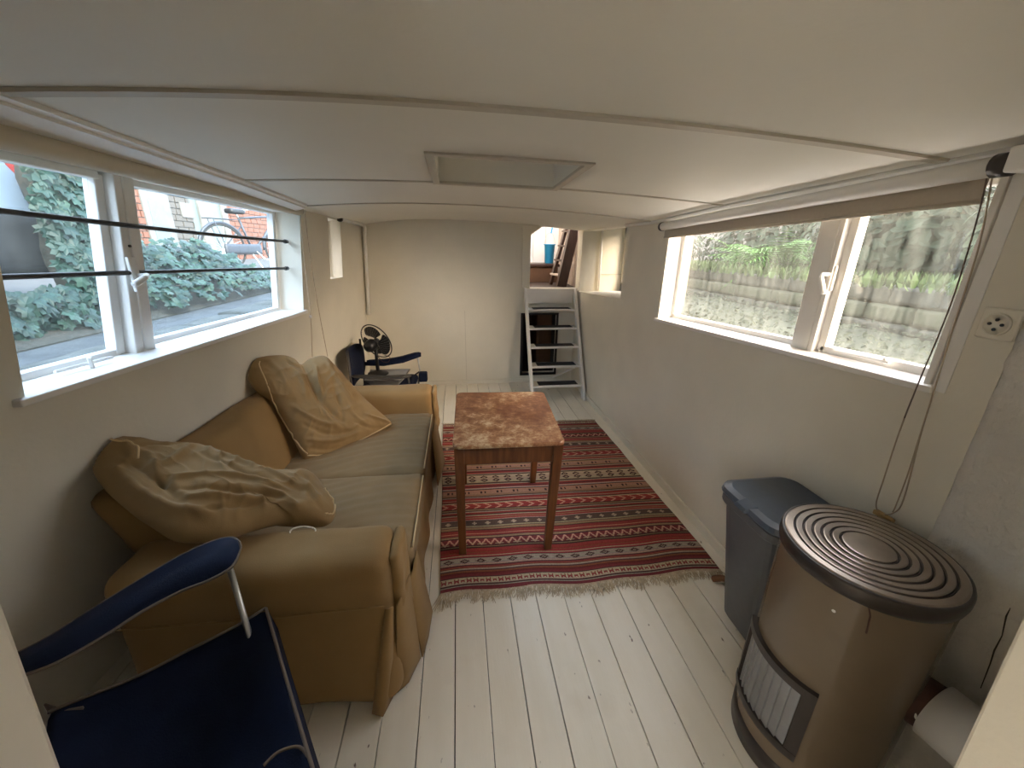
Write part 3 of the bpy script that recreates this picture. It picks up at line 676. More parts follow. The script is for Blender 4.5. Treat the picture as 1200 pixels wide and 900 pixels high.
# ---- rug (woven pattern in a colour attribute, 6 mm weave)
def make_rug():
    NLc, NRc, FLc, FRc = [np.array(v) for v in ((-0.136, 1.547), (1.372, 1.528), (-0.189, 3.575), (1.339, 3.514))]
    NU, NV = 300, 400
    dark = (0.075, 0.036, 0.032); red = (0.30, 0.048, 0.044); mar = (0.185, 0.036, 0.038); beige = (0.46, 0.35, 0.255); tan = (0.36, 0.22, 0.13)
    org = (0.30, 0.095, 0.045); pink = (0.58, 0.30, 0.22); grey = (0.34, 0.275, 0.22); brown = (0.13, 0.065, 0.045)
    L = 2.02
    bands = [(0.024, mar, 0), (0.032, grey, 0), (0.040, dark, 0), (0.079, beige, 'hour'), (0.085, dark, 0), (0.116, mar, 0), (0.128, org, 0), (0.137, brown, 0), (0.145, beige, 0),
             (0.152, mar, 0), (0.157, org, 0), (0.167, mar, 0), (0.174, dark, 0), (0.180, beige, 0), (0.220, grey, 'diamond'), (0.228, dark, 0), (0.236, red, 0), (0.244, beige, 0), (0.262, red, 0), (0.268, org, 0), (0.298, red, 0), (0.306, dark, 0), (0.314, tan, 0), (0.322, dark, 0),
             (0.376, mar, 'wave'), (0.386, dark, 0), (0.397, tan, 0), (0.404, dark, 0), (0.420, red, 0), (0.426, pink, 0), (0.452, red, 0), (0.460, dark, 0), (0.478, tan, 0), (0.486, dark, 0), (0.494, beige, 0), (0.548, (0.115, 0.075, 0.060), 'cross'), (0.556, beige, 0),
             (0.570, red, 0), (0.575, tan, 0), (0.592, red, 0), (0.602, beige, 0), (0.612, dark, 0), (0.626, red, 0), (0.634, beige, 0), (0.644, dark, 0), (0.656, tan, 0), (0.666, dark, 0), (0.720, red, 'arrow'), (0.730, beige, 0), (0.740, dark, 0),
             (0.752, red, 0), (0.760, beige, 0), (0.781, red, 0), (0.79, dark, 0), (0.80, beige, 0), (0.81, dark, 0), (0.823, tan, 0), (0.880, (0.42, 0.23, 0.155), 'pairs'), (0.888, dark, 0), (0.905, beige, 0), (0.915, red, 0), (0.925, dark, 0),
             (0.945, red, 0), (0.955, beige, 0), (0.971, dark, 0), (1.030, beige, 'diamond'), (1.043, dark, 0)]
    back = []
    prev = 0.0; starts = []
    for e, c, p in bands: starts.append((prev, e, c, p)); prev = e
    half = 1.03
    col = np.zeros((NV, NU, 3))
    for j in range(NV):
        v = (j + 0.5) / NV * L
        vv = v if v < half else 2 * half - v - 0.02 if v < 2 * half - 0.02 else 0.0
        for s, e, c, p in starts:
            if s <= vv < e: break
        u = (np.arange(NU) + 0.5) / NU * 1.5
        row = np.tile(np.array(c), (NU, 1)); t = (vv - s) / (e - s)
        per = {'hour': .066, 'diamond': .088, 'wave': .105, 'cross': .082, 'arrow': .072, 'pairs': .115}.get(p, 1)
        ph = (u / per) % 1.0; x = np.abs(ph - .5) * 2; y = abs(t - .5) * 2
        if p == 'hour': row[(y < .75) & (np.abs(x - .50) < .36) & ((np.abs(x - .5) > .10) | (y < .25)) & ~((np.abs(x - .5) < .25) & (y > .4))] = red if j % 2 else mar
        elif p == 'diamond':
            d = x * 1.25 + y; row[(d < .85) & (d > .38)] = dark; row[(d < .18)] = dark
        elif p == 'wave':
            zz = np.abs(((ph * 2) % 1.0) - .5) * 2; row[np.abs(zz * .8 + .1 - t) < .17] = pink
            row[(np.abs(t - .15) < .08) & (ph < .5)] = beige
        elif p == 'cross': row[((x < .16) & (y < .62)) | ((x < .42) & (y < .22))] = beige
        elif p == 'arrow': row[np.abs((ph + y * .55) % 1.0 - .5) < .13] = pink
        elif p == 'pairs': row[(y < .42) & ((np.abs(ph - .38) < .055) | (np.abs(ph - .60) < .055))] = dark
        abr = 1 + 0.10 * math.sin(v * 37) + 0.05 * math.sin(v * 91)
        col[j] = row * abr
    rowv = rng.uniform(0.80, 1.18, (NV // 2 + 1, 1, 3)) * .5 + rng.uniform(0.85, 1.15, (NV // 2 + 1, 1, 1)) * .5
    col *= np.repeat(rowv, 2, 0)[:NV] * rng.uniform(0.84, 1.12, (NV, NU, 1))
    col *= (1 + .10 * np.sin(np.linspace(0, 5, NU))[None, :, None] * np.sin(np.linspace(0, 9, NV))[:, None, None])
    me = bpy.data.meshes.new('kilim_rug')
    U, V = np.meshgrid(np.linspace(0, 1, NU + 1), np.linspace(0, 1, NV + 1))
    P = (1-V)[..., None] * ((1-U)[..., None] * NLc + U[..., None] * NRc) + V[..., None] * ((1-U)[..., None] * FLc + U[..., None] * FRc)
    # the near edge sags in shallow waves, and the cloth ripples slightly
    P[..., 1] += (1 - V) ** 3 * (0.010 * np.sin(U * 9) + 0.006 * np.sin(U * 23)); P[..., 0] += 0.006 * np.sin(V * 11) * (U - .5)
    Z = 0.006 + 0.0016 * np.sin(V * 40 + U * 5) * np.sin(U * 7 + 1) + 0.002 * np.clip(np.sin(U * 6 + V * 13), 0, 1)
    co = np.concatenate([P, Z[..., None]], -1).reshape(-1, 3)
    ii = np.arange((NU + 1) * (NV + 1)).reshape(NV + 1, NU + 1)
    fs = np.stack([ii[:-1, :-1], ii[:-1, 1:], ii[1:, 1:], ii[1:, :-1]], -1).reshape(-1, 4)
    me.vertices.add(len(co)); me.vertices.foreach_set('co', co.ravel())
    me.loops.add(fs.size); me.loops.foreach_set('vertex_index', fs.ravel().astype(np.int32))
    me.polygons.add(len(fs)); me.polygons.foreach_set('loop_start', np.arange(0, fs.size, 4, dtype=np.int32)); me.update(calc_edges=True)
    at = me.attributes.new('weave', 'FLOAT_COLOR', 'FACE'); cc = np.concatenate([col.reshape(-1, 3), np.ones((NU * NV, 1))], 1)
    at.data.foreach_set('color', cc.ravel().astype(np.float32))
    me.materials.append(attr_mat('kilim_weave', 'weave', 0.95))
    body = bpy.data.objects.new('woven_field', me); COL.objects.link(body)
    rt = thing('kilim_rug', (0.6, 2.5, 0), 'red and beige striped kilim rug with tasselled end on white floorboards', 'rug')
    body.parent = rt; body.matrix_parent_inverse = rt.matrix_basis.inverted()
    body.modifiers.new('thick', 'SOLIDIFY').thickness = 0.005
    body.modifiers['thick'].offset = -1
    # fringe of knotted tassels at the near and far ends
    mb = MB()
    for end in (0, 1):
        a, b, sg = (NLc, NRc, -1) if end == 0 else (FLc, FRc, 1)
        nst = 620
        for i in range(nst):
            t = (i + random.random()) / nst; bx, by = a + (b - a) * t
            clump = math.sin(t * 120) * .5 + math.sin(t * 47 + 1) * .5
            ln = (0.055 + 0.022 * clump + random.uniform(-.015, .015)) * (1 if end == 0 else .4)
            if end == 0 and t < .05: ln += .02
            if end == 0: by += 0.010 * math.sin(t * 9) + 0.006 * math.sin(t * 23)
            dx = random.gauss(-.012, .018) + .012 * math.sin(t * 60); z = random.uniform(.003, .010)
            wd = random.uniform(.0015, .0032)
            p0 = (bx, by - sg * .004, .008); p1 = (bx + dx * .5, by + sg * ln * .55, z + .003); p2 = (bx + dx + random.gauss(0, .006), by + sg * ln, random.uniform(.002, .006))
            mb.add([(p0[0]-wd, p0[1], p0[2]), (p0[0]+wd, p0[1], p0[2]), (p1[0]+wd, p1[1], p1[2]), (p1[0]-wd, p1[1], p1[2]), (p2[0]+wd*.6, p2[1], p2[2]), (p2[0]-wd*.6, p2[1], p2[2])], [(0, 1, 2, 3), (3, 2, 4, 5)])
    fr = mb.build('fringe', mat('wool_fringe', (0.60, 0.49, 0.34), 0.95, 0.3, 40), rt); fr['kind'] = 'stuff'
make_rug()

# ---- table
tb = thing('table', (0.255, 2.16, 0.007), 'worn wooden table with scuffed red-brown top standing on the striped rug', 'table')
cor = [np.array(v) for v in ((-0.053, 1.788), (0.528, 1.771), (0.571, 2.525), (-0.032, 2.568))]
def uvp(u, v): return (1-v) * ((1-u) * cor[0] + u * cor[1]) + v * ((1-u) * cor[3] + u * cor[2])
mb = MB(); ring = []
rr = 0.035
for (cu, cv, a0) in ((rr / .58, rr / .76, 180), (1 - rr / .58, rr / .76, 270), (1 - rr / .58, 1 - rr / .76, 0), (rr / .58, 1 - rr / .76, 90)):
    for k in range(6):
        a = math.radians(a0 + 90 * k / 5); ring.append((cu + rr / .58 * math.cos(a), cv + rr / .76 * math.sin(a)))
def rp(s, z):
    return [(*uvp(.5 + (u - .5) * s, .5 + (v - .5) * s), z) for u, v in ring]
n = len(ring); levels = [rp(.985, .682), rp(1.0, .686), rp(1.0, .700), rp(.99, .706)]
for l in levels: mb.v += [tuple(p) for p in l]
for i in range(len(levels) - 1):
    for k in range(n): mb.f.append([i*n+k, i*n+(k+1) % n, (i+1)*n+(k+1) % n, (i+1)*n+k])
mb.f += [list(range(n))[::-1], [(len(levels)-1)*n+k for k in range(n)]]
tt = mb.build('table_top', MT['tabletop'], tb)
LEGU = (0.055, 0.945); LEGV = (0.05, 0.95)
def leg_(u, v):
    p = uvp(u, v); t = 0.026; b_ = 0.020
    ix = 1 if u < .5 else -1
    q = p + np.array([0.004 * ix, 0])
    q = p + np.array([0.0 if u < .5 else -0.03, -0.004])
    mb = MB(); mb.hexa([(q[0]-b_, q[1]-b_, .007), (q[0]+b_, q[1]-b_, .007), (q[0]+b_, q[1]+b_, .007), (q[0]-b_, q[1]+b_, .007), (p[0]-t, p[1]-t, .682), (p[0]+t, p[1]-t, .682), (p[0]+t, p[1]+t, .682), (p[0]-t, p[1]+t, .682)])
    return mb.build('leg', MT['tablewood'], tb, bevel=0.004)
for u in LEGU:
    for v in LEGV: leg_(u, v)
for (u0, v0), (u1, v1) in (((.07, .04), (.93, .04)), ((.07, .96), (.93, .96)), ((.045, .07), (.045, .93)), ((.955, .07), (.955, .93))):
    a, b = uvp(u0, v0), uvp(u1, v1); MB().bar((a[0], a[1], .632), (b[0], b[1], .632), 0.022, 0.098).build('apron', MT['tablewood'], tb, bevel=0.003)

# ---- sofa
sf = thing('sofa', (-0.75, 2.0, 0), 'two-seat sofa in loose ochre cotton cover along the left wall', 'sofa')
Ya, Yb_ = 1.10, 3.02
def d_arm_near(p, nn):
    p = p.copy(); z = p[2]; x = p[0]
    f = max(0.0, (.50 - z) / .50)
    if p[1] < 1.2:
        if z > .48: p[1] -= 0.007 * math.sin((z - .48) / .17 * math.pi)
        p[1] -= 0.050 * f ** 1.3 * (.55 + .45 * min(1, max(0, (x + 1.15) / .7)))
        p[1] += 0.012 * N3((x, 0, z * .5), 3.2) + 0.004 * math.sin(x * 20 + z * 3) * f
        k = max(0.0, 1 - abs(x + .33) / .10); p[1] -= .012 * k * f
    if x > -.35: p[0] += (0.055 * f + 0.010 * N3(p, 9)) * min(1, (x + .35) / .08) * (1.0 if p[1] > 1.16 else .2)
    p[2] += (0.008 * N3(p, 5) + .006 * N3(p, 11)) * (1 if z > .55 else 0)
    p[2] += 0.05 * max(0, -.9 - x) * (1 if z > .5 else 0)
    if z < .05: p[2] += .012 + .012 * math.sin(x * 5)
    return p
soft_box((-1.15, Ya, 0.015), (-0.265, 1.335, 0.645), 0.06, 0.026, d_arm_near).build('arm', MT['sofa'], sf, smooth=True)
def d_arm_far(p, nn):
    p = p.copy(); z = p[2]
    p[2] += 0.006 * N3(p, 5) * (1 if z > .5 else 0)
    if p[1] < 2.85: p[1] += 0.006 * N3(p, 8)
    if p[0] > -.3: p[0] += 0.05 * max(0, .55 - z) + 0.008 * N3(p, 9)
    return p
soft_box((-1.17, 2.80, 0.015), (-0.215, 3.03, 0.635), 0.055, 0.03, d_arm_far).build('arm', MT['sofa'], sf, smooth=True)
# piping seam of the near arm
mb = MB(); mb.tube([(x, Ya - .012 + 0.012 * N3((x, 0, .24), 3.2), .475 + .012 * math.sin(x * 3)) for x in np.linspace(-1.12, -.29, 24)], 0.0035, 6); mb.build('seam', MT['sofa'], sf, smooth=True)
def d_front(p, nn):
    p = p.copy()
    if p[0] > -.35: p[0] += 0.012 * math.sin(p[1] * 17) * max(0, .42 - p[2]) * 2 + 0.055 * max(0, .40 - p[2]) ** 1.1
    return p
soft_box((-1.15, 1.30, 0.015), (-0.235, 2.84, 0.37), 0.03, 0.035, d_front).build('seat_base', MT['sofa'], sf, smooth=True)
def d_seat(yc):
    def f(p, nn):
        p = p.copy()
        if p[2] > .42:
            u = (p[0] + .6) / .4; v = (p[1] - yc) / .36
            p[2] += 0.012 * (1 - min(1, u * u)) * (1 - min(1, v * v)) - 0.004
            p[2] += 0.0045 * math.sin((p[1] + .09 * math.sin(p[0] * 5)) * 95 + 3 * N3(p, 2.2)) * (0.5 + 0.9 * N3((p[0] * .5, p[1] * 2, 4), 4)) + 0.006 * N3(p, 6)
        if p[0] > -.26: p[0] += .006 * N3(p, 8)
        return p
    return f
def cushion(y0, y1):
    c = soft_box((-1.02, y0, 0.345), (-0.215, y1, 0.475), 0.045, 0.016, d_seat((y0 + y1) / 2)).build('seat_cushion', MT['seatc'], sf, smooth=True)
    mb = MB(); mb.tube([(-.222, y, .462) for y in np.linspace(y0 + .05, y1 - .04, 12)], 0.004, 6); mb.build('piping', MT['piping'], c, smooth=True)
cushion(1.325, 1.965); cushion(1.955, 2.815)
def d_back(p, nn):
    p = p.copy(); t = (p[2] - .3) / .5
    p[0] -= 0.20 * t
    p[0] = max(p[0], XL(p[1], p[2]) + .012)
    p[2] += .008 * N3(p, 4); p[0] += .006 * N3(p, 5) * (1 if nn[0] > .3 else 0)
    return p
soft_box((-1.13, 1.335, 0.30), (-0.925, 2.80, 0.81), 0.05, 0.035, d_back).build('backrest', MT['sofa'], sf, smooth=True)
# front corner pleat of the cover (near arm) and flaring skirt ends
def pleat(name, pts_top, pts_bot, m):
    mb = MB(); n = len(pts_top); k = 8
    for j in range(k + 1):
        for a, b in zip(pts_top, pts_bot):
            t = j / k; p = np.array(a) * (1 - t) + np.array(b) * t; mb.v.append(tuple(p))
    for j in range(k):
        for i in range(n - 1): mb.f.append([j*n+i, j*n+i+1, (j+1)*n+i+1, (j+1)*n+i])
    o = mb.build(name, m, sf, smooth=True); s = o.modifiers.new('t', 'SOLIDIFY'); s.thickness = .006; s.offset = 0; return o
pleat('skirt_flap', [(-.288, 1.092, .45), (-.275, 1.090, .45), (-.262, 1.098, .45)], [(-.365, 1.035, .016), (-.325, 1.022, .012), (-.300, 1.085, .012)], MT['sofa'])
pleat('skirt_flap', [(-.252, 1.105, .44), (-.238, 1.16, .44), (-.222, 1.25, .44)], [(-.285, 1.10, .012), (-.245, 1.135, .012), (-.205, 1.215, .03)], MT['sofa'])
pleat('skirt_flap', [(-.225, 1.235, .42), (-.215, 1.30, .42), (-.212, 1.40, .42)], [(-.198, 1.225, .02), (-.18, 1.32, .015), (-.17, 1.45, .012)], MT['sofa'])
pleat('skirt_flap', [(-.212, 2.55, .40), (-.205, 2.72, .42), (-.205, 2.84, .42)], [(-.19, 2.5, .015), (-.165, 2.70, .015), (-.15, 2.84, .02)], MT['sofa'])
# front panel of the near arm with its gathered cover
def d_cap(p, nn):
    p = p.copy(); p[0] += .010 * N3(p, 14) + .05 * max(0, .50 - p[2]); return p
soft_box((-.275, 1.14, .38), (-.232, 1.325, .625), 0.02, 0.014, d_cap).build('arm_front', MT['sofa'], sf, smooth=True)
soft_box((-.225, 2.82, .30), (-.192, 3.02, .62), 0.016, 0.02, d_cap).build('arm_front', MT['sofa'], sf, smooth=True)

# ---- crumpled cushions
def crumpled(name, label, outline, p0, nrm, T, Tb, folds, m, noise_amp=.006, pip=None, cpx=None):
    nrm = np.array(nrm, float); nrm /= np.linalg.norm(nrm)
    if nrm.dot(C0 - np.array(p0)) < 0: nrm = -nrm
    O3 = [onP(x, y, p0, nrm) for x, y in outline]
    c = onP(*cpx, p0, nrm) if cpx else np.mean(O3, 0)
    ex = np.cross([0, 0, 1.0], nrm); ex /= np.linalg.norm(ex); ey = np.cross(nrm, ex)
    to2 = lambda P: np.array([(P - c).dot(ex), (P - c).dot(ey)])
    O2 = catmull([to2(P) for P in O3], 12, closed=True); O2 = np.array(O2); NA = len(O2); NR = 44
    FL = []
    for pl, amp, wd in folds:
        q = np.array(catmull([to2(onP(x, y, p0, nrm)) for x, y in pl], 5)); FL.append((q, amp, wd))
    rs = np.linspace(0, 1, NR + 1)[1:]
    V = [np.zeros(2)] + [O2[a] * r for r in rs for a in range(NA)]
    V = np.array(V); rad = np.concatenate([[0], np.repeat(rs, NA)])
    base = (1 - rad ** 3.2) ** 0.55
    H = T * base
    for q, amp, wd in FL:
        a, b = q[:-1], q[1:]; ab = b - a; L2 = (ab ** 2).sum(1) + 1e-12
        t = np.clip(((V[:, None] - a) * ab).sum(2) / L2, 0, 1); d2 = ((V[:, None] - a - t[..., None] * ab) ** 2).sum(2)
        k = d2.argmin(1); dmin = d2[np.arange(len(V)), k]
        along = (k + t[np.arange(len(V)), k]) / len(a)
        H += amp * np.exp(-dmin / wd ** 2) * np.clip(np.sin(np.clip(along, .02, .98) * math.pi), 0, 1) ** .6 * np.clip((1 - rad) * 6 + .25, 0, 1)
    for i in range(len(V)):
        u, v = V[i]
        H[i] += noise_amp * (noise.noise(Vector((u * 9, v * 9, 1.3))) + .6 * noise.noise(Vector((u * 22, v * 14, 5)))) * min(1, (1 - rad[i]) * 5)
        w1 = noise.noise(Vector((u * 6 + v * 5, v * 13 - u * 9, 7.7))); w2 = noise.noise(Vector((u * 15 - v * 7, v * 9 + u * 4, 3.1)))
        H[i] += 1.5 * noise_amp * ((1 - abs(w1)) ** 5 + .6 * (1 - abs(w2)) ** 5 - .5) * min(1, (1 - rad[i]) * 4)
    edge_n = np.array([0.008 * noise.noise(Vector((V[i][0] * 8, V[i][1] * 8, 9))) for i in range(len(V))]) * rad ** 4
    front = c + V[:, :1] * ex + V[:, 1:] * ey + (H + edge_n)[:, None] * nrm
    back = c + V[:, :1] * ex + V[:, 1:] * ey + (-(Tb * base) + edge_n)[:, None] * nrm
    for Q in (front, back):
        for p in Q: p[0] = max(p[0], XL(p[1], p[2]) + .012)
    mb = MB(); nv = len(V)
    mb.v = [tuple(p) for p in front] + [tuple(p) for p in back[:1 + NA * (NR - 1)]]
    fi = lambda r, a: 0 if r == 0 else 1 + (r - 1) * NA + a % NA
    bi = lambda r, a: (nv if r == 0 else nv + 1 + (r - 1) * NA + a % NA) if r < NR else fi(NR, a)
    for r in range(NR):
        for a in range(NA):
            if r == 0: mb.f.append([fi(0, 0), fi(1, a), fi(1, a+1)]); mb.f.append([bi(0, 0), bi(1, a+1), bi(1, a)])
            else:
                mb.f.append([fi(r, a), fi(r+1, a), fi(r+1, a+1), fi(r, a+1)]); mb.f.append([bi(r, a+1), bi(r+1, a+1), bi(r+1, a), bi(r, a)])
    rt = thing(name, c, label, 'cushion')
    o = mb.build('cushion_cover', m, rt, smooth=True)
    if pip:
        for pl in pip:
            q = catmull([onP(x, y, p0, nrm) for x, y in pl], 6)
            pts = []
            for P in q:
                u = to2(P); d = ((V - u) ** 2).sum(1); k = d[:nv].argmin(); pts.append(P + nrm * (H[k] + edge_n[k] + .002))
            MB().tube(pts, 0.004, 6).build('piping', MT['piping'], rt, smooth=True)
    return rt, (c, ex, ey, nrm)
A_n = (0.52652139, -0.61866263, 0.58312244)
crumpled('cushion', 'rumpled tan cushion propped upright against the far sofa arm', 
         [(289, 440), (293, 425), (308, 418), (330, 416), (343, 420), (352, 427), (364, 420), (380, 417), (392, 428), (410, 448), (432, 472), (456, 493), (457, 500), (440, 510), (415, 524), (385, 536), (360, 541), (352, 533), (338, 503), (318, 472), (300, 458)],
         (-.92, 2.2, .5), A_n, 0.085, 0.05,
         [(((352, 428), (362, 455), (376, 480), (398, 500)), -.030, .016), (((366, 432), (368, 452), (374, 470)), .022, .012), (((380, 424), (392, 450), (412, 478)), .020, .016), (((386, 455), (394, 480), (398, 500)), -.020, .012),
          (((372, 470), (378, 490), (392, 505)), .016, .012), (((340, 480), (365, 497), (395, 505)), .020, .013), (((350, 500), (380, 512), (410, 508)), -.018, .012), (((355, 518), (385, 520), (420, 508)), .020, .011), (((360, 528), (390, 528), (425, 515)), -.016, .010),
          (((345, 440), (352, 455), (355, 475)), .014, .012), (((310, 425), (325, 440), (340, 470)), .016, .02), (((425, 490), (440, 494), (455, 496)), .016, .010), (((410, 498), (430, 504), (448, 502)), -.014, .008),
          (((400, 470), (410, 490), (425, 500)), .012, .010), (((330, 420), (338, 430), (350, 436)), -.02, .012)],
         MT['pillow'], .006, pip=[((303, 427), (303, 436), (316, 466), (336, 500), (350, 525), (358, 534)), ((358, 536), (385, 533), (415, 520), (442, 506), (456, 498))], cpx=(368, 480))
B_n = (0.37923483, -0.10903001, 0.91885439)
rtB, fb = crumpled('cushion', 'large crumpled tan cushion slumped over the near arm of the sofa',
         [(108, 545), (108, 528), (124, 517), (150, 517), (190, 523), (225, 524), (258, 533), (290, 547), (318, 560), (345, 562), (368, 559), (380, 572), (390, 590), (393, 603), (383, 615), (350, 614), (335, 612), (300, 620), (262, 632), (228, 634), (200, 630), (172, 613), (150, 598), (125, 576), (112, 560)],
         (-1.27, 1.35, .9), B_n, 0.085, 0.06,
         [(((130, 560), (160, 590), (200, 612), (250, 620)), .028, .016), (((150, 558), (170, 570), (195, 590), (215, 608)), -.020, .012), (((165, 545), (180, 565), (178, 585)), .020, .012), (((195, 580), (240, 575), (290, 580), (340, 592)), .020, .012),
          (((205, 592), (250, 592), (300, 596), (345, 600)), -.018, .010), (((210, 602), (260, 602), (310, 602)), .020, .011), (((235, 615), (280, 608), (325, 600)), -.014, .009), (((225, 535), (210, 550), (190, 562), (170, 566)), .018, .013),
          (((250, 545), (290, 560), (330, 578), (365, 590)), .018, .012), (((235, 550), (280, 570), (320, 585)), -.014, .010), (((330, 570), (350, 580), (375, 605)), .018, .012), (((350, 568), (365, 580), (385, 600)), -.012, .009),
          (((130, 525), (150, 540), (155, 560)), .014, .014), (((150, 540), (190, 535), (225, 530)), -.014, .012), (((175, 575), (190, 585), (195, 575)), -.022, .010), (((300, 590), (330, 598), (345, 610)), .016, .010)],
         MT['pillow'], .007, pip=[((124, 520), (135, 532), (158, 541), (160, 556)), ((378, 580), (390, 592), (389, 606), (378, 610))], cpx=(250, 580))
# cloth label tag at the near cushion's lower corner
pt = [onP(x, y, (-.6, 1.33, .66), (0, -.3, 1)) for x, y in ((340, 625), (343, 620), (355, 617), (368, 619), (369, 624), (360, 628), (346, 629))]
MB().tube(catmull(pt, 4, closed=True), .003, 5, closed=True).build('care_tag', mat('pale_ribbon', (.75, .66, .5), .7), rtB)

# ---- near camp chair (navy folding chair, lower left)
cc_ = thing('camp_chair', (-0.75, 0.75, 0), 'navy folding camp chair nearest the viewer, in front of the sofa', 'chair')
def sheet(name, rows, m, parent, th=.004, sub=0):
    mb = MB(); n = len(rows[0])
    for r in rows: mb.v += [tuple(map(float, p)) for p in r]
    for i in range(len(rows) - 1):
        for j in range(n - 1): mb.f.append([i*n+j, i*n+j+1, (i+1)*n+j+1, (i+1)*n+j])
    o = mb.build(name, m, parent, smooth=True)
    if sub: s = o.modifiers.new('s', 'SUBSURF'); s.levels = sub; s.render_levels = sub
    t = o.modifiers.new('t', 'SOLIDIFY'); t.thickness = th; t.offset = 0
    return o
up = [(20, 766), (60, 745), (110, 713), (160, 682), (205, 655), (240, 638), (268, 630), (279, 634)]
lw = [(26, 792), (66, 777), (118, 748), (168, 716), (212, 693), (245, 680), (272, 664), (281, 645)]
zz = [.700, .703, .708, .715, .727, .742, .757, .760]
ru = np.array([onZ(x, y, z) for (x, y), z in zip(up, zz)]); rl = np.array([onZ(x, y, z - .006) for (x, y), z in zip(lw, zz)])
mid = (ru + rl) / 2 + np.array([0, 0, .006])
sheet('armrest', [catmull(list(ru), 3), catmull(list(mid), 3), catmull(list(rl), 3)], MT['navy'], cc_, .006)
mb = MB(); mb.tube(catmull(list(ru) + [ (ru[-1] + rl[-1]) / 2 + np.array([.004, 0, 0])] + list(rl[::-1]), 4), 0.0042, 6); mb.build('armrest_binding', MT['navytrim'], cc_, smooth=True)
def pole(name, pts, r=.0085, m='steel'): return MB().tube(pts, r, 10).build(name, MT[m], cc_, smooth=True)
top = onZ(266, 655, .745); botp = onZ(291, 740, .535)
pole('front_pole', [top, botp, botp + (botp - top) * .35])
# seat sling: corner front-far (pixel 310,715), front-near (365,890), back-far (60,835)
K = onZ(312, 714, .565); FN = onZ(362, 885, .50); BK = onZ(57, 836, .50); 
fd = (FN - K); bd = (BK - K)
rows = []
nu, nv_ = 14, 14
for i in range(nu + 1):
    u = i / nu; row = []
    for j in range(nv_ + 1):
        v = j / nv_
        p = K + fd * u * 1.15 + bd * v * 1.0 + fd * u * v * 0.0
        sag = 0.11 * math.sin(math.pi * min(1, u * 1.0)) ** .8 * math.sin(math.pi * min(1, .08 + v * .9)) ** .7
        p = p - np.array([0, 0, sag]); p[2] += .008 * N3(p, 11)
        # edges bow inwards between the corners
        p = p - np.array([0, 0, .02]) * math.sin(math.pi * v) * (1 - u) 
        row.append(p)
    rows.append(row)
sheet('seat', rows, MT['navy'], cc_, .005, 1)
mb = MB(); mb.tube([p + np.array([0, 0, .003]) for p in rows[0]], .0045, 6); mb.tube([r[0] + np.array([0, 0, .003]) for r in rows], .0045, 6); mb.build('seat_binding', MT['navytrim'], cc_, smooth=True)
# front valance hanging under the front edge and a cup pocket
val = [[r[0] for r in rows], [r[0] + np.array([.012, .01, -.10]) for r in rows]]
sheet('front_valance', val, MT['navy'], cc_, .004)
# small second binding at the back of the seat
q = [onZ(x, y, .50) for x, y in ((52, 825), (75, 832), (97, 828))]
sheet('back_strap', [[a for a in q], [a - np.array([0, 0, .03]) for a in q]], MT['navytrim'], cc_, .004)
arc = [onZ(x, y, .48) for x, y in ((309, 897), (325, 882), (345, 875), (356, 879), (364, 893))]
MB().tube(catmull(arc, 5), .004, 6).build('pocket_binding', MT['navytrim'], cc_, smooth=True)
# crossed legs beneath
FNp = FN + fd * .15; BN = FNp + bd
g = lambda p, z: np.array([p[0], p[1], z])
for a, b in ((K, FNp), (FNp, K), (K, BK), (BK, K), (FNp, BN), (BN, FNp), (BK, BN), (BN, BK)):
    s = (a - b) * .0
    pole('leg', [g(a + (b - a) * .03, .48), g(b + (a - b) * .03, .012)], .008)
for a in (K, BK, FNp, BN): MB().lathe([(.013, 0), (.015, .02), (.011, .03)], g(a, 0.001), 10).build('foot', MT['black'], cc_)
bt = [BK + np.array([-.02, -.01, .0]), BN + np.array([-.02, -.01, .0])]
for a in bt: pole('back_pole', [g(a, .45), g(a + bd * .16, .90)])
sheet('backrest', [[bt[0] + bd * .04 * 1 + np.array([0, 0, .08]), (bt[0] + bt[1]) / 2 + bd * .14 + np.array([0, 0, .08]), bt[1] + bd * .04 + np.array([0, 0, .08])], [bt[0] + bd * .16 + np.array([0, 0, .40]), (bt[0] + bt[1]) / 2 + bd * .22 + np.array([0, 0, .38]), bt[1] + bd * .16 + np.array([0, 0, .40])]], MT['navy'], cc_, .006, 1)

# ---- swing bin
bn = thing('waste_bin', (1.27, 1.17, 0), 'dark grey plastic bin with slate lid beside the brown stove', 'bin')
def rring(x0, x1, y0, y1, r, z, n=6, bow=0.0):
    out = []
    for cx_, cy_, a0 in ((x0 + r, y0 + r, 180), (x1 - r, y0 + r, 270), (x1 - r, y1 - r, 0), (x0 + r, y1 - r, 90)):
        for k in range(n):
            a = math.radians(a0 + 90 * k / (n - 1)); out.append([cx_ + r * math.cos(a), cy_ + r * math.sin(a), z])
    for p in out:
        t = (p[1] - y0) / (y1 - y0)
        if p[0] < (x0 + x1) / 2: p[0] -= bow * math.sin(math.pi * min(max(t, 0), 1))
    return [tuple(p) for p in out]
def stack(rings):
    mb = MB(); n = len(rings[0])
    for r in rings: mb.v += r
    for i in range(len(rings) - 1):
        for k in range(n): mb.f.append([i*n+k, i*n+(k+1) % n, (i+1)*n+(k+1) % n, (i+1)*n+k])
    mb.f += [list(range(n))[::-1], [(len(rings)-1)*n+k for k in range(n)]]
    return mb
Yn0, Yn1 = 1.015, 1.325
stack([rring(1.225, 1.425, 1.075, 1.305, .05, .004), rring(1.215, 1.43, 1.065, 1.312, .055, .02), rring(1.115, 1.438, 1.02, 1.335, .06, .63)]).build('body', MT['bin'], bn, bevel=0)
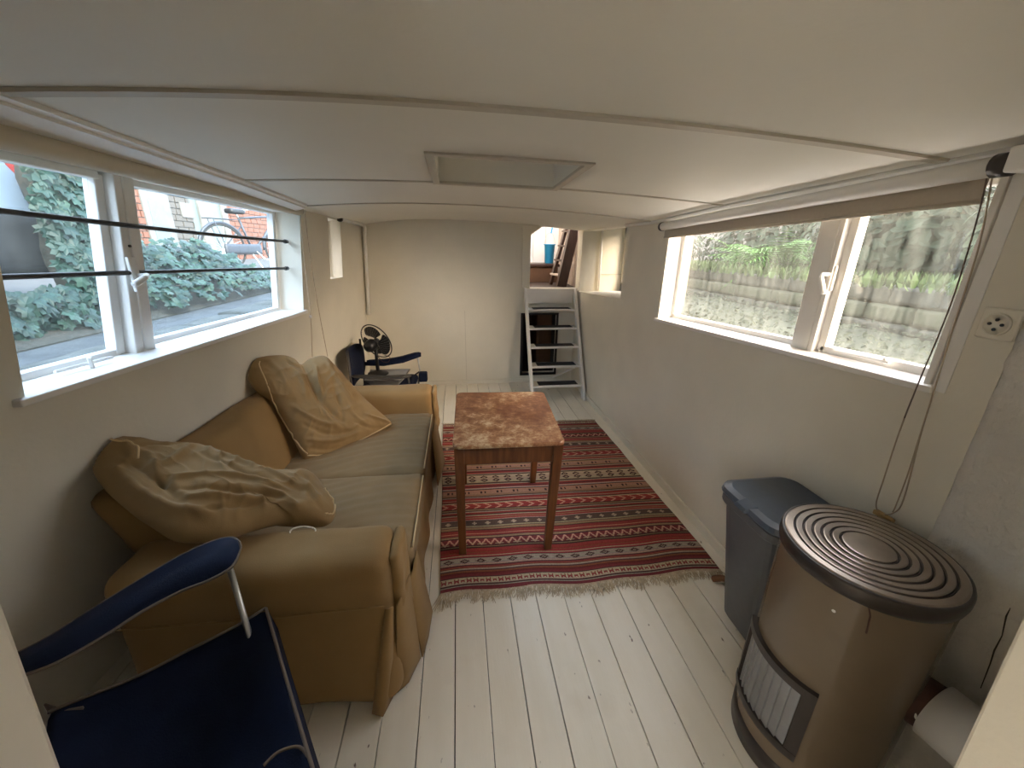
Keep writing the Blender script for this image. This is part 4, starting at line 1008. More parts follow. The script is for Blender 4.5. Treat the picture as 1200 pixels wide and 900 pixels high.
stack([rring(1.102, 1.44, 1.012, 1.342, .062, .632), rring(1.098, 1.442, 1.008, 1.346, .062, .640), rring(1.098, 1.442, 1.008, 1.346, .062, .668), rring(1.106, 1.440, 1.014, 1.342, .06, .674)]).build('rim', MT['bin'], bn)
stack([rring(1.094, 1.443, 1.004, 1.350, .064, .676), rring(1.090, 1.444, 1.000, 1.354, .066, .684), rring(1.096, 1.442, 1.006, 1.350, .066, .702), rring(1.120, 1.43, 1.03, 1.33, .06, .710)]).build('lid', MT['binlid'], bn)
pl_ = onZ(873, 590, .705)
MB().hexa([(1.075, 1.150, .682), (1.125, 1.135, .690), (1.125, 1.215, .690), (1.075, 1.215, .682), (1.085, 1.155, .698), (1.125, 1.140, .716), (1.125, 1.210, .716), (1.085, 1.210, .698)]).build('lid_latch', MT['binlid'], bn, bevel=.004)

# ---- stove
ZT = .85; SCx, SCy, SR = 1.150, 0.772, 0.212
sv = thing('oil_stove', (SCx, SCy, 0), 'round brown enamel stove with ringed bronze top beside the roughcast wall', 'stove')
body = [(SR * .93, .0), (SR * .93, .012), (SR * .95, .06), (SR * .955, .10), (SR * .955, ZT - .045), (SR * .95, ZT - .03)]
MB().lathe(body, (SCx, SCy, 0), 72).build('body', MT['stove'], sv, smooth=True, auto=1)
MB().lathe([(SR * .90, .0), (SR * .975, .004), (SR * .985, .07), (SR * .96, .085)], (SCx, SCy, 0), 72).build('plinth', MT['stovedark'], sv, smooth=True)
MB().lathe([(SR * .955, ZT - .05), (SR * .985, ZT - .046), (SR * 1.0, ZT - .03), (SR * 1.0, ZT - .012), (SR * .985, ZT - .004), (SR * .955, ZT - .002), (SR * .93, ZT - .012)], (SCx, SCy, 0), 72).build('top_rim', MT['stovedark'], sv, smooth=True)
prof = [(SR * .955, ZT - .02), (SR * .95, ZT - .002), (SR * .93, ZT)]
rads = np.linspace(.83, .30, 6)
mb = MB()
for r in rads:
    prof += [(SR * (r + .022), ZT), (SR * (r + .014), ZT - .006), (SR * (r - .006), ZT - .006), (SR * (r - .014), ZT + .0005), (SR * (r - .03), ZT + .001)]
prof += [(.01, ZT + .001)]
MB().lathe(prof, (SCx, SCy, 0), 96).build('top_plate', MT['stovetop'], sv)
for r in rads:
    c = [(SCx + SR * (r + .004) * math.cos(a), SCy + SR * (r + .004) * math.sin(a), ZT - .0052) for a in np.linspace(0, 2 * math.pi, 97)[:-1]]
    MB().tube(c, .0020, 5, closed=True).build('ring_groove', MT['groove'], sv, smooth=True)
# grille panel, curved round the front
def arc_panel(mb, a0, a1, z0, z1, r0, r1, n=24):
    for i in range(n):
        a, b = lerp(a0, a1, i / n), lerp(a0, a1, (i + 1) / n)
        P = lambda r, t, z: (SCx + r * math.cos(t), SCy + r * math.sin(t), z)
        mb.hexa([P(r0, a, z0), P(r0, b, z0), P(r1, b, z0), P(r1, a, z0), P(r0, a, z1), P(r0, b, z1), P(r1, b, z1), P(r1, a, z1)])
    return mb
ga0, ga1 = math.radians(140), math.radians(217.5); gz0, gz1 = .175, .44
mb = MB(); arc_panel(mb, ga0, ga1, gz1 - .016, gz1 + .012, SR * .95, SR * 1.03); arc_panel(mb, ga0, ga1, gz0 - .012, gz0 + .016, SR * .95, SR * 1.03); arc_panel(mb, ga1 - .16, ga1, gz0, gz1, SR * .95, SR * 1.022, 5); arc_panel(mb, ga0, ga0 + .08, gz0, gz1, SR * .95, SR * 1.022, 4)
mb.build('grille_frame', MT['stovedark'], sv)
k = 0
na = 9
for i in range(na):
    a = lerp(ga0 + .09, ga1 - .17, i / na); b = lerp(ga0 + .09, ga1 - .17, (i + 1) / na); md = (a + b) / 2
    P = lambda r, t, z: (SCx + r * math.cos(t), SCy + r * math.sin(t), z)
    MB().hexa([P(SR * .955, a, gz0 + .016), P(SR * .965, b, gz0 + .016), P(SR * 1.006, b, gz0 + .016), P(SR * .975, a, gz0 + .016), P(SR * .955, a, gz1 - .016), P(SR * .965, b, gz1 - .016), P(SR * 1.006, b, gz1 - .016), P(SR * .975, a, gz1 - .016)]).build('grille_slat', MT['grille'], sv)
# enamel chip and drip on the casing
def on_cyl(x, y, r):
    d = ray(x, y); o = C0[:2] - np.array([SCx, SCy]); a = d[0]**2 + d[1]**2; b = 2 * (o[0]*d[0] + o[1]*d[1]); c = o.dot(o) - r*r
    t = (-b - math.sqrt(b*b - 4*a*c)) / (2*a); return C0 + d * t
p = on_cyl(977, 716, SR * .957); nn = Vector((p[0] - SCx, p[1] - SCy, 0)).normalized()
MB().lathe([(.001, -.001), (.005, .0005), (.003, .001)], p, 7, axis=nn).build('enamel_chip', MT['trim'], sv)
MB().tube([on_cyl(1017, 705, SR * .956), on_cyl(1020, 722, SR * .956), on_cyl(1015, 742, SR * .956)], .0022, 5).build('drip_stain', MT['rust'], sv)
# flue stub at the back and the white flue pipe into the wall
f0 = Vector((1.235, 0.60, .40)); 
MB().tube([(SCx + .07, SCy - .13, .465), (SCx + .10, SCy - .18, .465), (SCx + .118, SCy - .215, .465)], [.072, .072, .070], 18).build('flue_stub', MT['rust'], sv, smooth=True)
fp = MB().tube([(SCx + .110, SCy - .205, .465), (1.325, 0.24, .465)], .082, 28).build('flue_pipe', MT['trim'], smooth=True)
tag(fp, 'short white flue pipe leading from the stove into the wall', 'pipe')
MB().lathe([(.001, -.002), (.012, 0), (.008, .002)], (SCx + .045, SCy - .215, .47), 10, axis=(-.1, -1, .3)).build('enamel_chip', MT['trim'], sv)

# small brown scrap by the bin
mb = soft_box((0, 0, 0), (.10, .035, .022), .01, .012, lambda p, n: p + np.array([0, .012 * math.sin(p[0] * 30), .003 * N3(p, 40)]))
o = mb.build('leather_scrap', mat('brown_leather', (.16, .065, .025), .5), smooth=True); q = onZ(838, 680, 0); o.location = (q[0] - .035, q[1] - .03, .012); o.rotation_euler = (0, 0, -.2)
tag(o, 'small curled brown scrap on rug fringe next to the bin', 'scrap')

# ---- white steps up to the cabin
ld = thing('step_ladder', (1.09, 4.4, 0), 'white painted steps with black treads leading up to the raised cabin', 'steps')
yz = lambda z: 4.06 + .58 * z
for x in (0.80, 1.405):
    mb = MB(); z1 = 1.20
    mb.hexa([(x - .016, 4.05, 0.002), (x + .016, 4.05, 0.002), (x + .016, 4.14, 0.002), (x - .016, 4.14, .002), (x - .016, yz(z1) - .035, z1), (x + .016, yz(z1) - .035, z1), (x + .016, YB - .020, z1), (x - .016, YB - .020, z1)])
    mb.build('stringer', MT['trim'], ld, bevel=.004)
for z in (0.165, 0.365, 0.565, 0.765, 0.965):
    y = yz(z)
    t = MB().box((.814, y - .01, z - .022), (1.391, y + .17, z)).build('tread', MT['trim'], ld, bevel=.003)
    MB().box((.885, y + .015, z), (1.345, y + .15, z + .004)).build('grip_pad', MT['blackrub'], t)
MB().box((.814, 4.755, 1.02), (1.391, 4.775, 1.19)).build('top_board', MT['trim'], ld, bevel=.003)
MB().bar((1.36, 4.40, .30), (1.20, 4.78, .06), .02, .02).build('brace', MT['trim'], ld)

# ---- far camp chair
fc = thing('camp_chair', (-0.75, 3.9, 0), 'navy folding camp chair behind the far sofa arm beside the fan', 'chair')
yn, yf = 3.68, 4.18
def fpole(name, pts, r=.009, m='darkmetal'): return MB().tube(pts, r, 8).build(name, MT[m], fc, smooth=True)
sheet('backrest', [[(-1.02, yn, .36), (-1.07, (yn+yf)/2, .36), (-1.01, yf, .36)], [(-1.015, yn, .55), (-1.075, (yn+yf)/2, .56), (-1.01, yf, .56)], [(-1.025, yn, .735), (-1.10, (yn+yf)/2, .70), (-1.01, yf, .735)]], MT['navy'], fc, .03, 2)
for y in (yn, yf): fpole('back_pole', [(-1.03, y, .10), (-1.025, y, .74)], .011, 'darkmetal')
sheet('armrest', [[(-.99, yf - .04, .50), (-.80, yf - .04, .497), (-.60, yf - .04, .53), (-.47, yf - .04, .575), (-.41, yf - .04, .565)], [(-.99, yf + .04, .50), (-.80, yf + .04, .497), (-.60, yf + .04, .53), (-.47, yf + .04, .575), (-.41, yf + .04, .565)], [(-.99, yf - .05, .46), (-.80, yf - .05, .457), (-.60, yf - .05, .49), (-.47, yf - .05, .53), (-.41, yf - .05, .545)]][::1][:2], MT['navy'], fc, .02, 1)
sheet('armrest_side', [[(-.99, yf - .042, .505), (-.80, yf - .042, .50), (-.60, yf - .042, .533), (-.47, yf - .042, .578), (-.41, yf - .042, .567)], [(-.99, yf - .05, .465), (-.80, yf - .05, .457), (-.60, yf - .05, .485), (-.47, yf - .05, .53), (-.41, yf - .05, .55)]], MT['navy'], fc, .006)
sheet('armrest', [[(-1.03, yn - .04, .50), (-.80, yn - .04, .475), (-.60, yn - .04, .47), (-.46, yn - .04, .485)], [(-1.03, yn + .04, .50), (-.80, yn + .04, .475), (-.60, yn + .04, .47), (-.46, yn + .04, .485)]], MT['darkmetal'], fc, .016, 1)
sheet('seat', [[(-.98, yn, .36), (-.7, yn, .33), (-.46, yn, .36)], [(-.98, (yn+yf)/2, .30), (-.7, (yn+yf)/2, .26), (-.46, (yn+yf)/2, .31)], [(-.98, yf, .36), (-.7, yf, .33), (-.42, yf, .36)]], MT['navy'], fc, .006, 2)
fpole('front_pole', [(-.455, yf, .56), (-.44, yf - .01, .42), (-.43, yf - .01, .30)], .008, 'steel')
fpole('front_pole', [(-.50, yn, .47), (-.49, yn, .34)], .010, 'darkmetal')
for (xa, ya_), (xb, yb2) in (((-.98, yn), (-.46, yn)), ((-.46, yn), (-.98, yn)), ((-.98, yf), (-.44, yf)), ((-.44, yf), (-.98, yf)), ((-.46, yn), (-.44, yf)), ((-.44, yf), (-.46, yn))):
    fpole('leg', [(xa, ya_, .37), (xb, yb2, .006)], .009)
MB().box((-.44, yf - .12, .285), (-.355, yf - .03, .385)).build('cup_pocket', MT['navy'], fc, bevel=.012)

# ---- grey tray on the chair seat with the desk fan on it
st_ = thing('plastic_tray', (-0.74, 3.95, .33), 'light grey plastic tray resting on the seat of the far camp chair', 'tray')
t0 = [(-.88, 3.83, .345), (-.62, 3.79, .345), (-.58, 4.03, .345), (-.88, 4.05, .345)]; t1 = [(-.93, 3.79, .412), (-.58, 3.75, .412), (-.53, 4.07, .425), (-.93, 4.09, .425)]
mb = MB(); mb.hexa(t0 + t1); mb.build('tray_body', MT['greyplastic'], st_, bevel=.008)
mb = MB(); mb.tube([np.array(p) + [0, 0, .002] for p in t1], .008, 6, closed=True); mb.build('rim', MT['greyplastic'], st_, smooth=True)
MB().lathe([(.035, 0), (.045, .02), (.045, .10), (.04, .11)], (-.60, 3.98, .42), 18).build('cup', MT['carbumper'], st_, smooth=True) if False else None
fn = thing('desk_fan', (-0.82, 3.97, .42), 'black three-bladed desk fan standing on the grey tray in the far camp chair', 'fan')
MB().lathe([(.10, .0), (.105, .008), (.09, .02), (.05, .03), (.022, .045)], (-.835, 3.98, .413), 28).build('base', MT['black'], fn, smooth=True)
MB().tube([(-.835, 3.98, .44), (-.835, 3.98, .60), (-.832, 3.98, .70)], [.019, .016, .018], 12).build('post', MT['black'], fn, smooth=True)
hubc = Vector(onY(441, 400, 4.03)); ax = Vector((.50, .78, .30)).normalized()
mot = hubc - ax * .075
MB().lathe([(.012, -.075), (.045, -.065), (.060, -.035), (.058, .02), (.04, .05)], mot, 24, axis=ax).build('motor_housing', MT['black'], fn, smooth=True)
e1 = ax.cross(Vector((0, 0, 1))).normalized(); e2 = e1.cross(ax).normalized()
def cpt(r, a, o=0): return hubc + (e1 * math.cos(a) + e2 * math.sin(a)) * r + ax * o
for k in range(3):
    a0 = math.radians(100 + 120 * k); rows = []
    for i in range(8):
        t = i / 7; r = lerp(.03, .168, t); wd = lerp(.50, 1.02, math.sin(t * math.pi * .62)) * (1 if i < 7 else .75)
        rows.append([cpt(r * (1 if abs(j) < 3 else .97), a0 + j / 3 * wd, .012 * j / 3) for j in range(-3, 4)])
    sheet('blade', rows, MT['black'], fn, .003, 1)
MB().lathe([(.032, -.025), (.034, .01), (.022, .025)], hubc, 16, axis=ax).build('hub', MT['black'], fn, smooth=True)
RG = .185
gr = MB(); gr.tube([cpt(RG, a) for a in np.linspace(0, 2 * math.pi, 49)[:-1]], .006, 6, closed=True); gr.build('guard_rim', MT['black'], fn, smooth=True)
gw = MB()
for k in range(40):
    a = 2 * math.pi * k / 40
    gw.tube([cpt(.04, a, -.05), cpt(.12, a, -.052), cpt(RG - .02, a, -.03), cpt(RG, a, 0)], .00055, 4, cap=False); gw.tube([cpt(.04, a, .05), cpt(.12, a, .052), cpt(RG - .02, a, .03), cpt(RG, a, 0)], .00055, 4, cap=False)
g_ = gw.build('guard_wire', MT['steel'], fn); g_['kind'] = 'stuff'
MB().tube(catmull([(-.82, 3.96, .62), (-.78, 3.95, .56), (-.72, 3.95, .55), (-.70, 3.95, .60), (-.75, 3.95, .62)], 5), .003, 5).build('power_cord', MT['rust'], fn, smooth=True)

# ---- things in the raised cabin
bx = thing('wooden_chest', (1.3, 6.1, 1.18), 'brown wooden chest against the white wall of the raised cabin', 'chest')
MB().box((0.75, 5.85, 1.18), (1.46, 6.40, 1.40)).build('body', MT['ply'], bx, bevel=.006)
MB().box((0.73, 5.82, 1.40), (1.48, 6.42, 1.44)).build('lid', MT['walnut'], bx, bevel=.006)
bk = thing('bucket', (1.44, 6.15, 1.44), 'blue plastic bucket on the chest in the raised cabin', 'bucket')
bp0 = np.array([1.385, 6.12, 1.44])
MB().lathe([(.055, 0), (.062, .005), (.080, .26), (.090, .262), (.090, .275), (.078, .275), (.060, .02)], bp0, 24).build('pail', MT['bluebucket'], bk, smooth=True)
MB().tube(catmull([bp0 + [-.085, 0, .27], bp0 + [-.05, 0, .40], bp0 + [.0, 0, .43], bp0 + [.05, 0, .40], bp0 + [.085, 0, .27]], 5), .004, 5).build('handle', MT['steel'], bk, smooth=True)
o = MB().tube(catmull([bp0 + [.01, -.02, .425], bp0 + [.035, -.02, .62], bp0 + [.04, -.02, 1.2]], 5), .010, 6).build('rope', MT['bluerope'], smooth=True); tag(o, 'bright blue rope hanging above the blue bucket', 'rope')
sl = thing('ship_ladder', (1.42, 5.3, 1.18), 'dark wooden ladder leaning steeply inside the raised cabin', 'ladder')
la0, la1 = np.array([1.33, 5.18, 1.185]), np.array([1.70, 5.55, 2.5])
lb0, lb1 = np.array([1.40, 5.00, 1.185]), np.array([1.77, 5.37, 2.5])
la0, la1 = onY(645, 333, 5.45), onY(666, 258, 5.45); la1 = la0 + (la1 - la0) * 1.7
lb0, lb1 = onY(657, 339, 5.15), onY(675, 259, 5.15); lb1 = lb0 + (lb1 - lb0) * 1.7
la0[2] = max(la0[2], 1.182); lb0[2] = max(lb0[2], 1.182)
MB().bar(la0, la1, .035, .10, up=(0, 1, 0)).build('rail', MT['walnut'], sl)
MB().bar(lb0, lb1, .12, .10, up=(0, 1, 0)).build('rail', MT['walnut'], sl)
for i in range(7):
    t = .10 + i * .13; a, b = la0 + (la1 - la0) * t, lb0 + (lb1 - lb0) * t
    MB().bar(a, b, .10, .02).build('rung', MT['boards'] if i == 0 else MT['walnut'], sl)

# ================================================================== OUTSIDE, LEFT (quay)
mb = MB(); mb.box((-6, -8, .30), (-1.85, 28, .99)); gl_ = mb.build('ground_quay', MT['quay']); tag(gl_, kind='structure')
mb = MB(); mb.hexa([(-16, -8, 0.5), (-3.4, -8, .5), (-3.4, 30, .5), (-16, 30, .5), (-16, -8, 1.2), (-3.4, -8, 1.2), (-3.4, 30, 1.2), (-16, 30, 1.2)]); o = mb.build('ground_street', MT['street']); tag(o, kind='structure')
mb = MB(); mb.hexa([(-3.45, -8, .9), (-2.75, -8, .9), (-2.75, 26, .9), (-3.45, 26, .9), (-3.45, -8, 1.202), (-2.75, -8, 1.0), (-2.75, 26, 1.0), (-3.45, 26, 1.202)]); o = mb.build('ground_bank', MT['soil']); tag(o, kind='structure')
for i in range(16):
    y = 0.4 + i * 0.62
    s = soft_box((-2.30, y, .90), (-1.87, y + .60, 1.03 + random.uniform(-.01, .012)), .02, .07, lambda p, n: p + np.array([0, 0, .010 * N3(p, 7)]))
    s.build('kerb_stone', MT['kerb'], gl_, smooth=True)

def leaf_mesh(name, kind, m):
    if kind == 'ivy':
        pr = [(0, 0, 0), (.28, -.05, .02), (.50, .18, -.04), (.27, .38, .03), (.36, .70, -.02), (.12, .72, .02), (0, 1.0, -.10), (-.12, .72, .02), (-.36, .70, -.02), (-.27, .38, .03), (-.50, .18, -.04), (-.28, -.05, .02), (0, .42, .08)]
        fs = [(12, i, i + 1) for i in range(11)] + [(12, 11, 0)]
    elif kind == 'blade':
        pr = [(-.10, 0, 0), (.10, 0, 0), (.16, .5, .08), (-.16, .5, .08), (0, 1, -.05)]; fs = [(0, 1, 2, 3), (3, 2, 4)]
    else:
        pr = [(0, 0, 0), (.26, .30, .06), (.22, .68, .02), (0, 1, -.08), (-.22, .68, .02), (-.26, .30, .06), (0, .5, -.01)]; fs = [(6, i, (i + 1) % 6) for i in range(6)]
    me = bpy.data.meshes.new(name); me.from_pydata(pr, [], fs); me.materials.append(m)
    return me, np.array(pr), fs
ivy_me, ivy_p, ivy_f = leaf_mesh('ivy_leaf', 'ivy', MT['ivy']); ivy_me2, _, _ = leaf_mesh('ivy_leaf_pale', 'ivy', MT['ivy2'])
def orient(nrm, roll, down=.6):
    n = Vector(nrm).normalized(); g = Vector((0, 0, -1)); y = (g - n * g.dot(n))
    if y.length < .05: y = Vector((1, 0, 0)) - n * n.x
    y.normalize(); x = y.cross(n); Mr = Matrix((x, y, n)).transposed()
    return (Mr @ Matrix.Rotation(roll, 3, 'Z'))
def merged_leaves(name, items, P, F, m, parent=None, kind='stuff'):
    mb = MB()
    for pos, rot, s in items:
        Mm = np.array(rot) * s; mb.v += [tuple(p) for p in (P @ Mm.T + np.array(pos))]; o = len(mb.v) - len(P); mb.f += [[i + o for i in f] for f in F]
    o = mb.build(name, m, parent); o['kind'] = kind; return o
# tall ivy screen beside the car
iv = thing('ivy_screen', (-2.9, 3.2, 1.0), 'tall screen of glossy dark ivy on the bank beside the parked car', 'ivy')
mb = soft_box((-3.28, 3.70, .98), (-2.96, 4.12, 2.35), .15, .12, lambda p, n: p + n * (.07 * N3(p, 3)))
mb.build('stem_mass', MT['soil'], iv, smooth=True)
items = []
for i in range(1500):
    z = random.uniform(1.02, 2.40); y = random.uniform(3.52 if z > 1.35 else 2.7, 4.22)
    if y > 4.08 and random.random() < .5: continue
    x = -2.93 + .09 * noise.noise(Vector((0, y * 3, z * 3))) + random.uniform(-.05, .05)
    nrm = Vector((1, -.35 + random.gauss(0, .3), .45 + random.gauss(0, .35)))
    items.append(((x, y, z), orient(nrm, random.gauss(0, .5)), random.uniform(.075, .125)))
items.sort(key=lambda t: -t[0][0])
near = items[:280]
for pos, rot, s in near:
    o = bpy.data.objects.new('leaf', ivy_me if random.random() < .7 else ivy_me2); COL.objects.link(o); o.parent = iv
    o.matrix_parent_inverse = iv.matrix_basis.inverted(); o.matrix_basis = Matrix.Translation(pos) @ (rot.to_4x4() @ Matrix.Scale(s, 4))
merged_leaves('leaves', items[280:], ivy_p, ivy_f, MT['ivy'], iv)
# low ivy mound in front of the bicycle
im = thing('ivy_mound', (-3.3, 6.5, 1.0), 'low spreading mound of blue-green ivy in front of the bicycle', 'ivy')
items = []; items2 = []
for i in range(3200):
    y = random.uniform(4.2, 10.5); t = random.random(); x = -2.72 - 0.85 * t
    h = 1.0 + .20 * t + (.52 * math.exp(-((y - 5.2) / 1.3) ** 2) + .10) * math.sin(math.pi * min(1, t * 1.0 + .08)) * random.uniform(.55, 1)
    nrm = Vector((.6 + random.gauss(0, .4), -.4 + random.gauss(0, .4), .8))
    (items if random.random() < .65 else items2).append(((x, y, h), orient(nrm, random.uniform(0, 6)), random.uniform(.07, .12)))
merged_leaves('leaves', items, ivy_p, ivy_f, MT['ivy'], im); merged_leaves('pale_leaves', items2, ivy_p, ivy_f, MT['ivy2'], im)

# parked white car, its rear corner showing at the edge of the left window
car = thing('car', (-4.0, 2.2, 1.2), 'white car with grey bumper parked beyond the ivy', 'car')
sec = [(-2.0, 1.62), (-1.7, 1.95), (-.9, 2.10), (0, 2.62), (1.3, 2.70), (2.5, 2.66), (3.62, 2.45), (3.92, 2.10), (3.95, 1.86), (-2.0, 1.50)]
def car_body(secs, x0, x1, inset):
    mb = MB(); n = len(secs)
    for x, ins in ((x0 + inset, .0), (x0, .0), (x1, .0), (x1 - inset, .0)):
        mb.v += [(x, y, z) for y, z in secs]
    return mb
mb = MB(); n = len(sec)
for xx, f in ((-4.95, .94), (-4.85, 1.0), (-3.45, 1.0), (-3.32, .96)):
    mb.v += [(xx, 1.0 + (y - 1.0) * f, 1.9 + (z - 1.9) * f) for y, z in sec]
for i in range(3):
    for k in range(n): mb.f.append([i*n+k, i*n+(k+1) % n, (i+1)*n+(k+1) % n, (i+1)*n+k])
mb.f += [list(range(n)), [3*n+k for k in range(n)][::-1]]
mb.build('car_body', MT['carwhite'], car, bevel=.05)
soft_box((-4.95, 3.15, 1.38), (-3.30, 4.08, 1.92), .12, .08).build('rear_bumper', MT['carbumper'], car, smooth=True)
soft_box((-4.95, -2.1, 1.35), (-3.32, 3.3, 1.62), .06, .12).build('side_skirt', MT['carbumper'], car, smooth=True)
MB().box((-3.40, 3.86, 2.14), (-3.29, 3.97, 2.42)).build('tail_light', MT['taillight'], car, bevel=.02)
MB().box((-3.325, .4, 2.15), (-3.315, 2.9, 2.55)).build('side_window', MT['darkglass'], car)
for y in (-1.1, 2.85):
    wv = MB().lathe([(.20, -.09), (.30, -.10), (.33, -.06), (.33, .06), (.30, .10), (.20, .09)], (-3.42, y, 1.535), 28, axis=(1, 0, 0)).build('wheel', MT['tyre'], car, smooth=True)
    MB().lathe([(.02, .11), (.19, .10), (.20, .06)], (-3.42, y, 1.535), 20, axis=(1, 0, 0)).build('hub_cap', MT['steel'], wv, smooth=True)

# bicycle leaning on the street edge
by = thing('bicycle', (-4.05, 8.8, 1.2), 'old black bicycle with chain guard standing behind the ivy mound', 'bicycle')
bxp = -4.05; W0, W1, rW = (7.93, 1.555), (9.03, 1.555), .35
for nm, (yy, zz_) in (('rear', W0), ('front', W1)):
    tw = MB().tube([(bxp, yy + rW * math.cos(a), zz_ + rW * math.sin(a)) for a in np.linspace(0, 2*math.pi, 41)[:-1]], .017, 6, closed=True).build('wheel', MT['tyre'], by, smooth=True)
    sp_ = MB()
    for k in range(18):
        a = 2 * math.pi * k / 18; sp_.tube([(bxp, yy, zz_), (bxp, yy + rW * math.cos(a), zz_ + rW * math.sin(a))], .0025, 4, cap=False)
    sp_.build('spokes', MT['steel'], tw)
    MB().tube([(bxp, yy + (rW + .03) * math.cos(a), zz_ + (rW + .03) * math.sin(a)) for a in np.linspace(math.radians(25), math.radians(185), 18)], .022, 6).build('mudguard', MT['bike'], by, smooth=True)
fr_ = MB(); bbk = (8.42, 1.50); seat_t = (8.27, 2.02); head_t = (8.84, 2.08); head_b = (8.90, 1.93)
V3 = lambda q, dx=0: (bxp + dx, q[0], q[1])
for a, b, r in ((bbk, seat_t, .017), (bbk, head_b, .019), (seat_t, head_t, .017), (W0, bbk, .011), (W0, (8.30, 1.90), .010), (head_t, W1, .014)): fr_.tube([V3(a), V3(b)], r, 8)
fr_.build('frame', MT['bike'], by, smooth=True)
soft_box((bxp - .09, 8.10, 2.08), (bxp + .09, 8.36, 2.16), .035, .03).build('saddle', MT['black'], by, smooth=True)
fr_ = MB(); fr_.tube([V3(seat_t), V3((8.24, 2.10))], .013, 8); fr_.build('seat_post', MT['steel'], by, smooth=True)
hb = MB(); hb.tube(catmull([(bxp - .28, 8.62, 2.17), (bxp - .25, 8.80, 2.20), (bxp, 8.84, 2.19), (bxp + .25, 8.80, 2.20), (bxp + .28, 8.62, 2.17)], 5), .012, 8); hb.tube([V3(head_t), V3((8.83, 2.19))], .013, 8); hb.build('handlebar', MT['steel'], by, smooth=True)
soft_box((bxp + .03, 7.90, 1.46), (bxp + .07, 8.55, 1.62), .018, .05).build('chain_guard', MT['bike'], by, smooth=True)
rk = MB()
for dx in (-.06, .06): rk.tube([(bxp + dx, 7.72, 1.99), (bxp + dx, 8.22, 1.99)], .007, 6); rk.tube([(bxp + dx, 7.93, 1.56), (bxp + dx, 7.80, 1.99)], .006, 6)
for y in (7.72, 7.9, 8.08): rk.tube([(bxp - .06, y, 1.99), (bxp + .06, y, 1.99)], .006, 6)
rk.build('luggage_rack', MT['bike'], by, smooth=True)
kk = MB(); kk.tube([V3((8.38, 1.47), .03), V3((8.44, 1.203), .16)], .009, 6); kk.build('kickstand', MT['steel'], by)
cr_ = MB(); cr_.tube([V3(bbk, .09), V3((8.55, 1.38), .09)], .010, 6); cr_.box((bxp + .08, 8.50, 1.36), (bxp + .18, 8.60, 1.385)); cr_.build('crank', MT['steel'], by)

by.location = (-3.63, 8.79, 1.2); by.rotation_euler = (0, 0, math.radians(-26)); by.scale = (1.1, 1.1, 1.1)
# house fronts across the street
hs = thing('house_front', (-7.0, 14, 1.2), 'sunlit brick and plaster house front across the street', 'house')
XF = -7.0
def fy(x, y=262): return float(onX(x, y, XF)[1])
segs = [(60, 172, 'brickred'), (172, 203, 'render_'), (203, 228, 'brickgrey'), (228, 236, 'greendoor'), (236, 247, 'render_'), (247, 262, 'greendoor'), (262, 268, 'render_'), (268, 345, 'brickred')]
MB().box((XF - .4, 2, 1.0), (XF - .05, 40, 6.5)).build('house_wall', MT['mortar'], hs)
nb = 0
for x0, x1, m in segs:
    a, b = fy(x0), fy(x1)
    if m.startswith('brick'):
        a2 = max(a, fy(140)) if x0 < 100 else a
        zc = 1.2
        while zc < 3.2 and nb < 290:
            y = a2 - random.uniform(0, .3)
            while y < b:
                y1 = min(y + .40, b); MB().box((XF - .06, max(y, a2), zc), (XF + random.uniform(0, .012), y1 - .02, zc + .125)).build('brick', MT[m], hs); nb += 1; y += .42
            zc += .145
    else:
        MB().box((XF - .06, a, 1.2), (XF + (.03 if m == 'render_' else -.02), b, 3.6)).build('door' if m == 'greendoor' else 'plaster_panel', MT[m], hs, bevel=.01)
a, b = fy(211, 246), fy(224, 246); z0, z1 = onX(218, 255, XF)[2], onX(218, 238, XF)[2]
MB().box((XF, a, z0), (XF + .04, b, z1)).build('notice_board', MT['render_'], hs, bevel=.01)
a, b = fy(178), fy(196); MB().box((XF + .02, a, 1.5), (XF + .045, b, 2.6)).build('window', MT['darkglass'] if False else MT['greendoor'], hs, bevel=.01)
cr1 = MB().box((-6.6, fy(222, 275) * .93, 1.2), (-6.2, fy(235, 275) * .93, 1.55)).build('crate', MT['woodorange'], bevel=.02); tag(cr1, 'orange crate on the street left of the bicycle', 'crate')
bg_ = soft_box((-5.2, 7.55, 1.2), (-4.75, 8.15, 1.62), .15, .07, lambda p, n: p + n * .02 * N3(p, 6)).build('refuse_bag', MT['carbumper'], smooth=True); tag(bg_, 'dark grey refuse bag on the street above the ivy mound', 'bag')

# ================================================================== OUTSIDE, RIGHT (garden bank)
mb = MB()
nx_, ny_ = 14, 40
for i in range(nx_ + 1):
    for j in range(ny_ + 1):
        x = 1.85 + 5.0 * i / nx_; y = -3 + 14 * j / ny_
        z = 1.02 + .09 * (x - 1.85) if x < 3.1 else 1.13 + .02 * (x - 3.1)
        mb.v.append((x, y, z + .05 * N3((x, y, 0), 2.5)))
for i in range(nx_):
    for j in range(ny_):
        a = i * (ny_ + 1) + j; mb.f.append([a, a + ny_ + 1, a + ny_ + 2, a + 1])
gb = mb.build('ground_garden', MT['moss'], smooth=True); tag(gb, kind='structure'); gb.modifiers.new('t', 'SOLIDIFY').thickness = .1
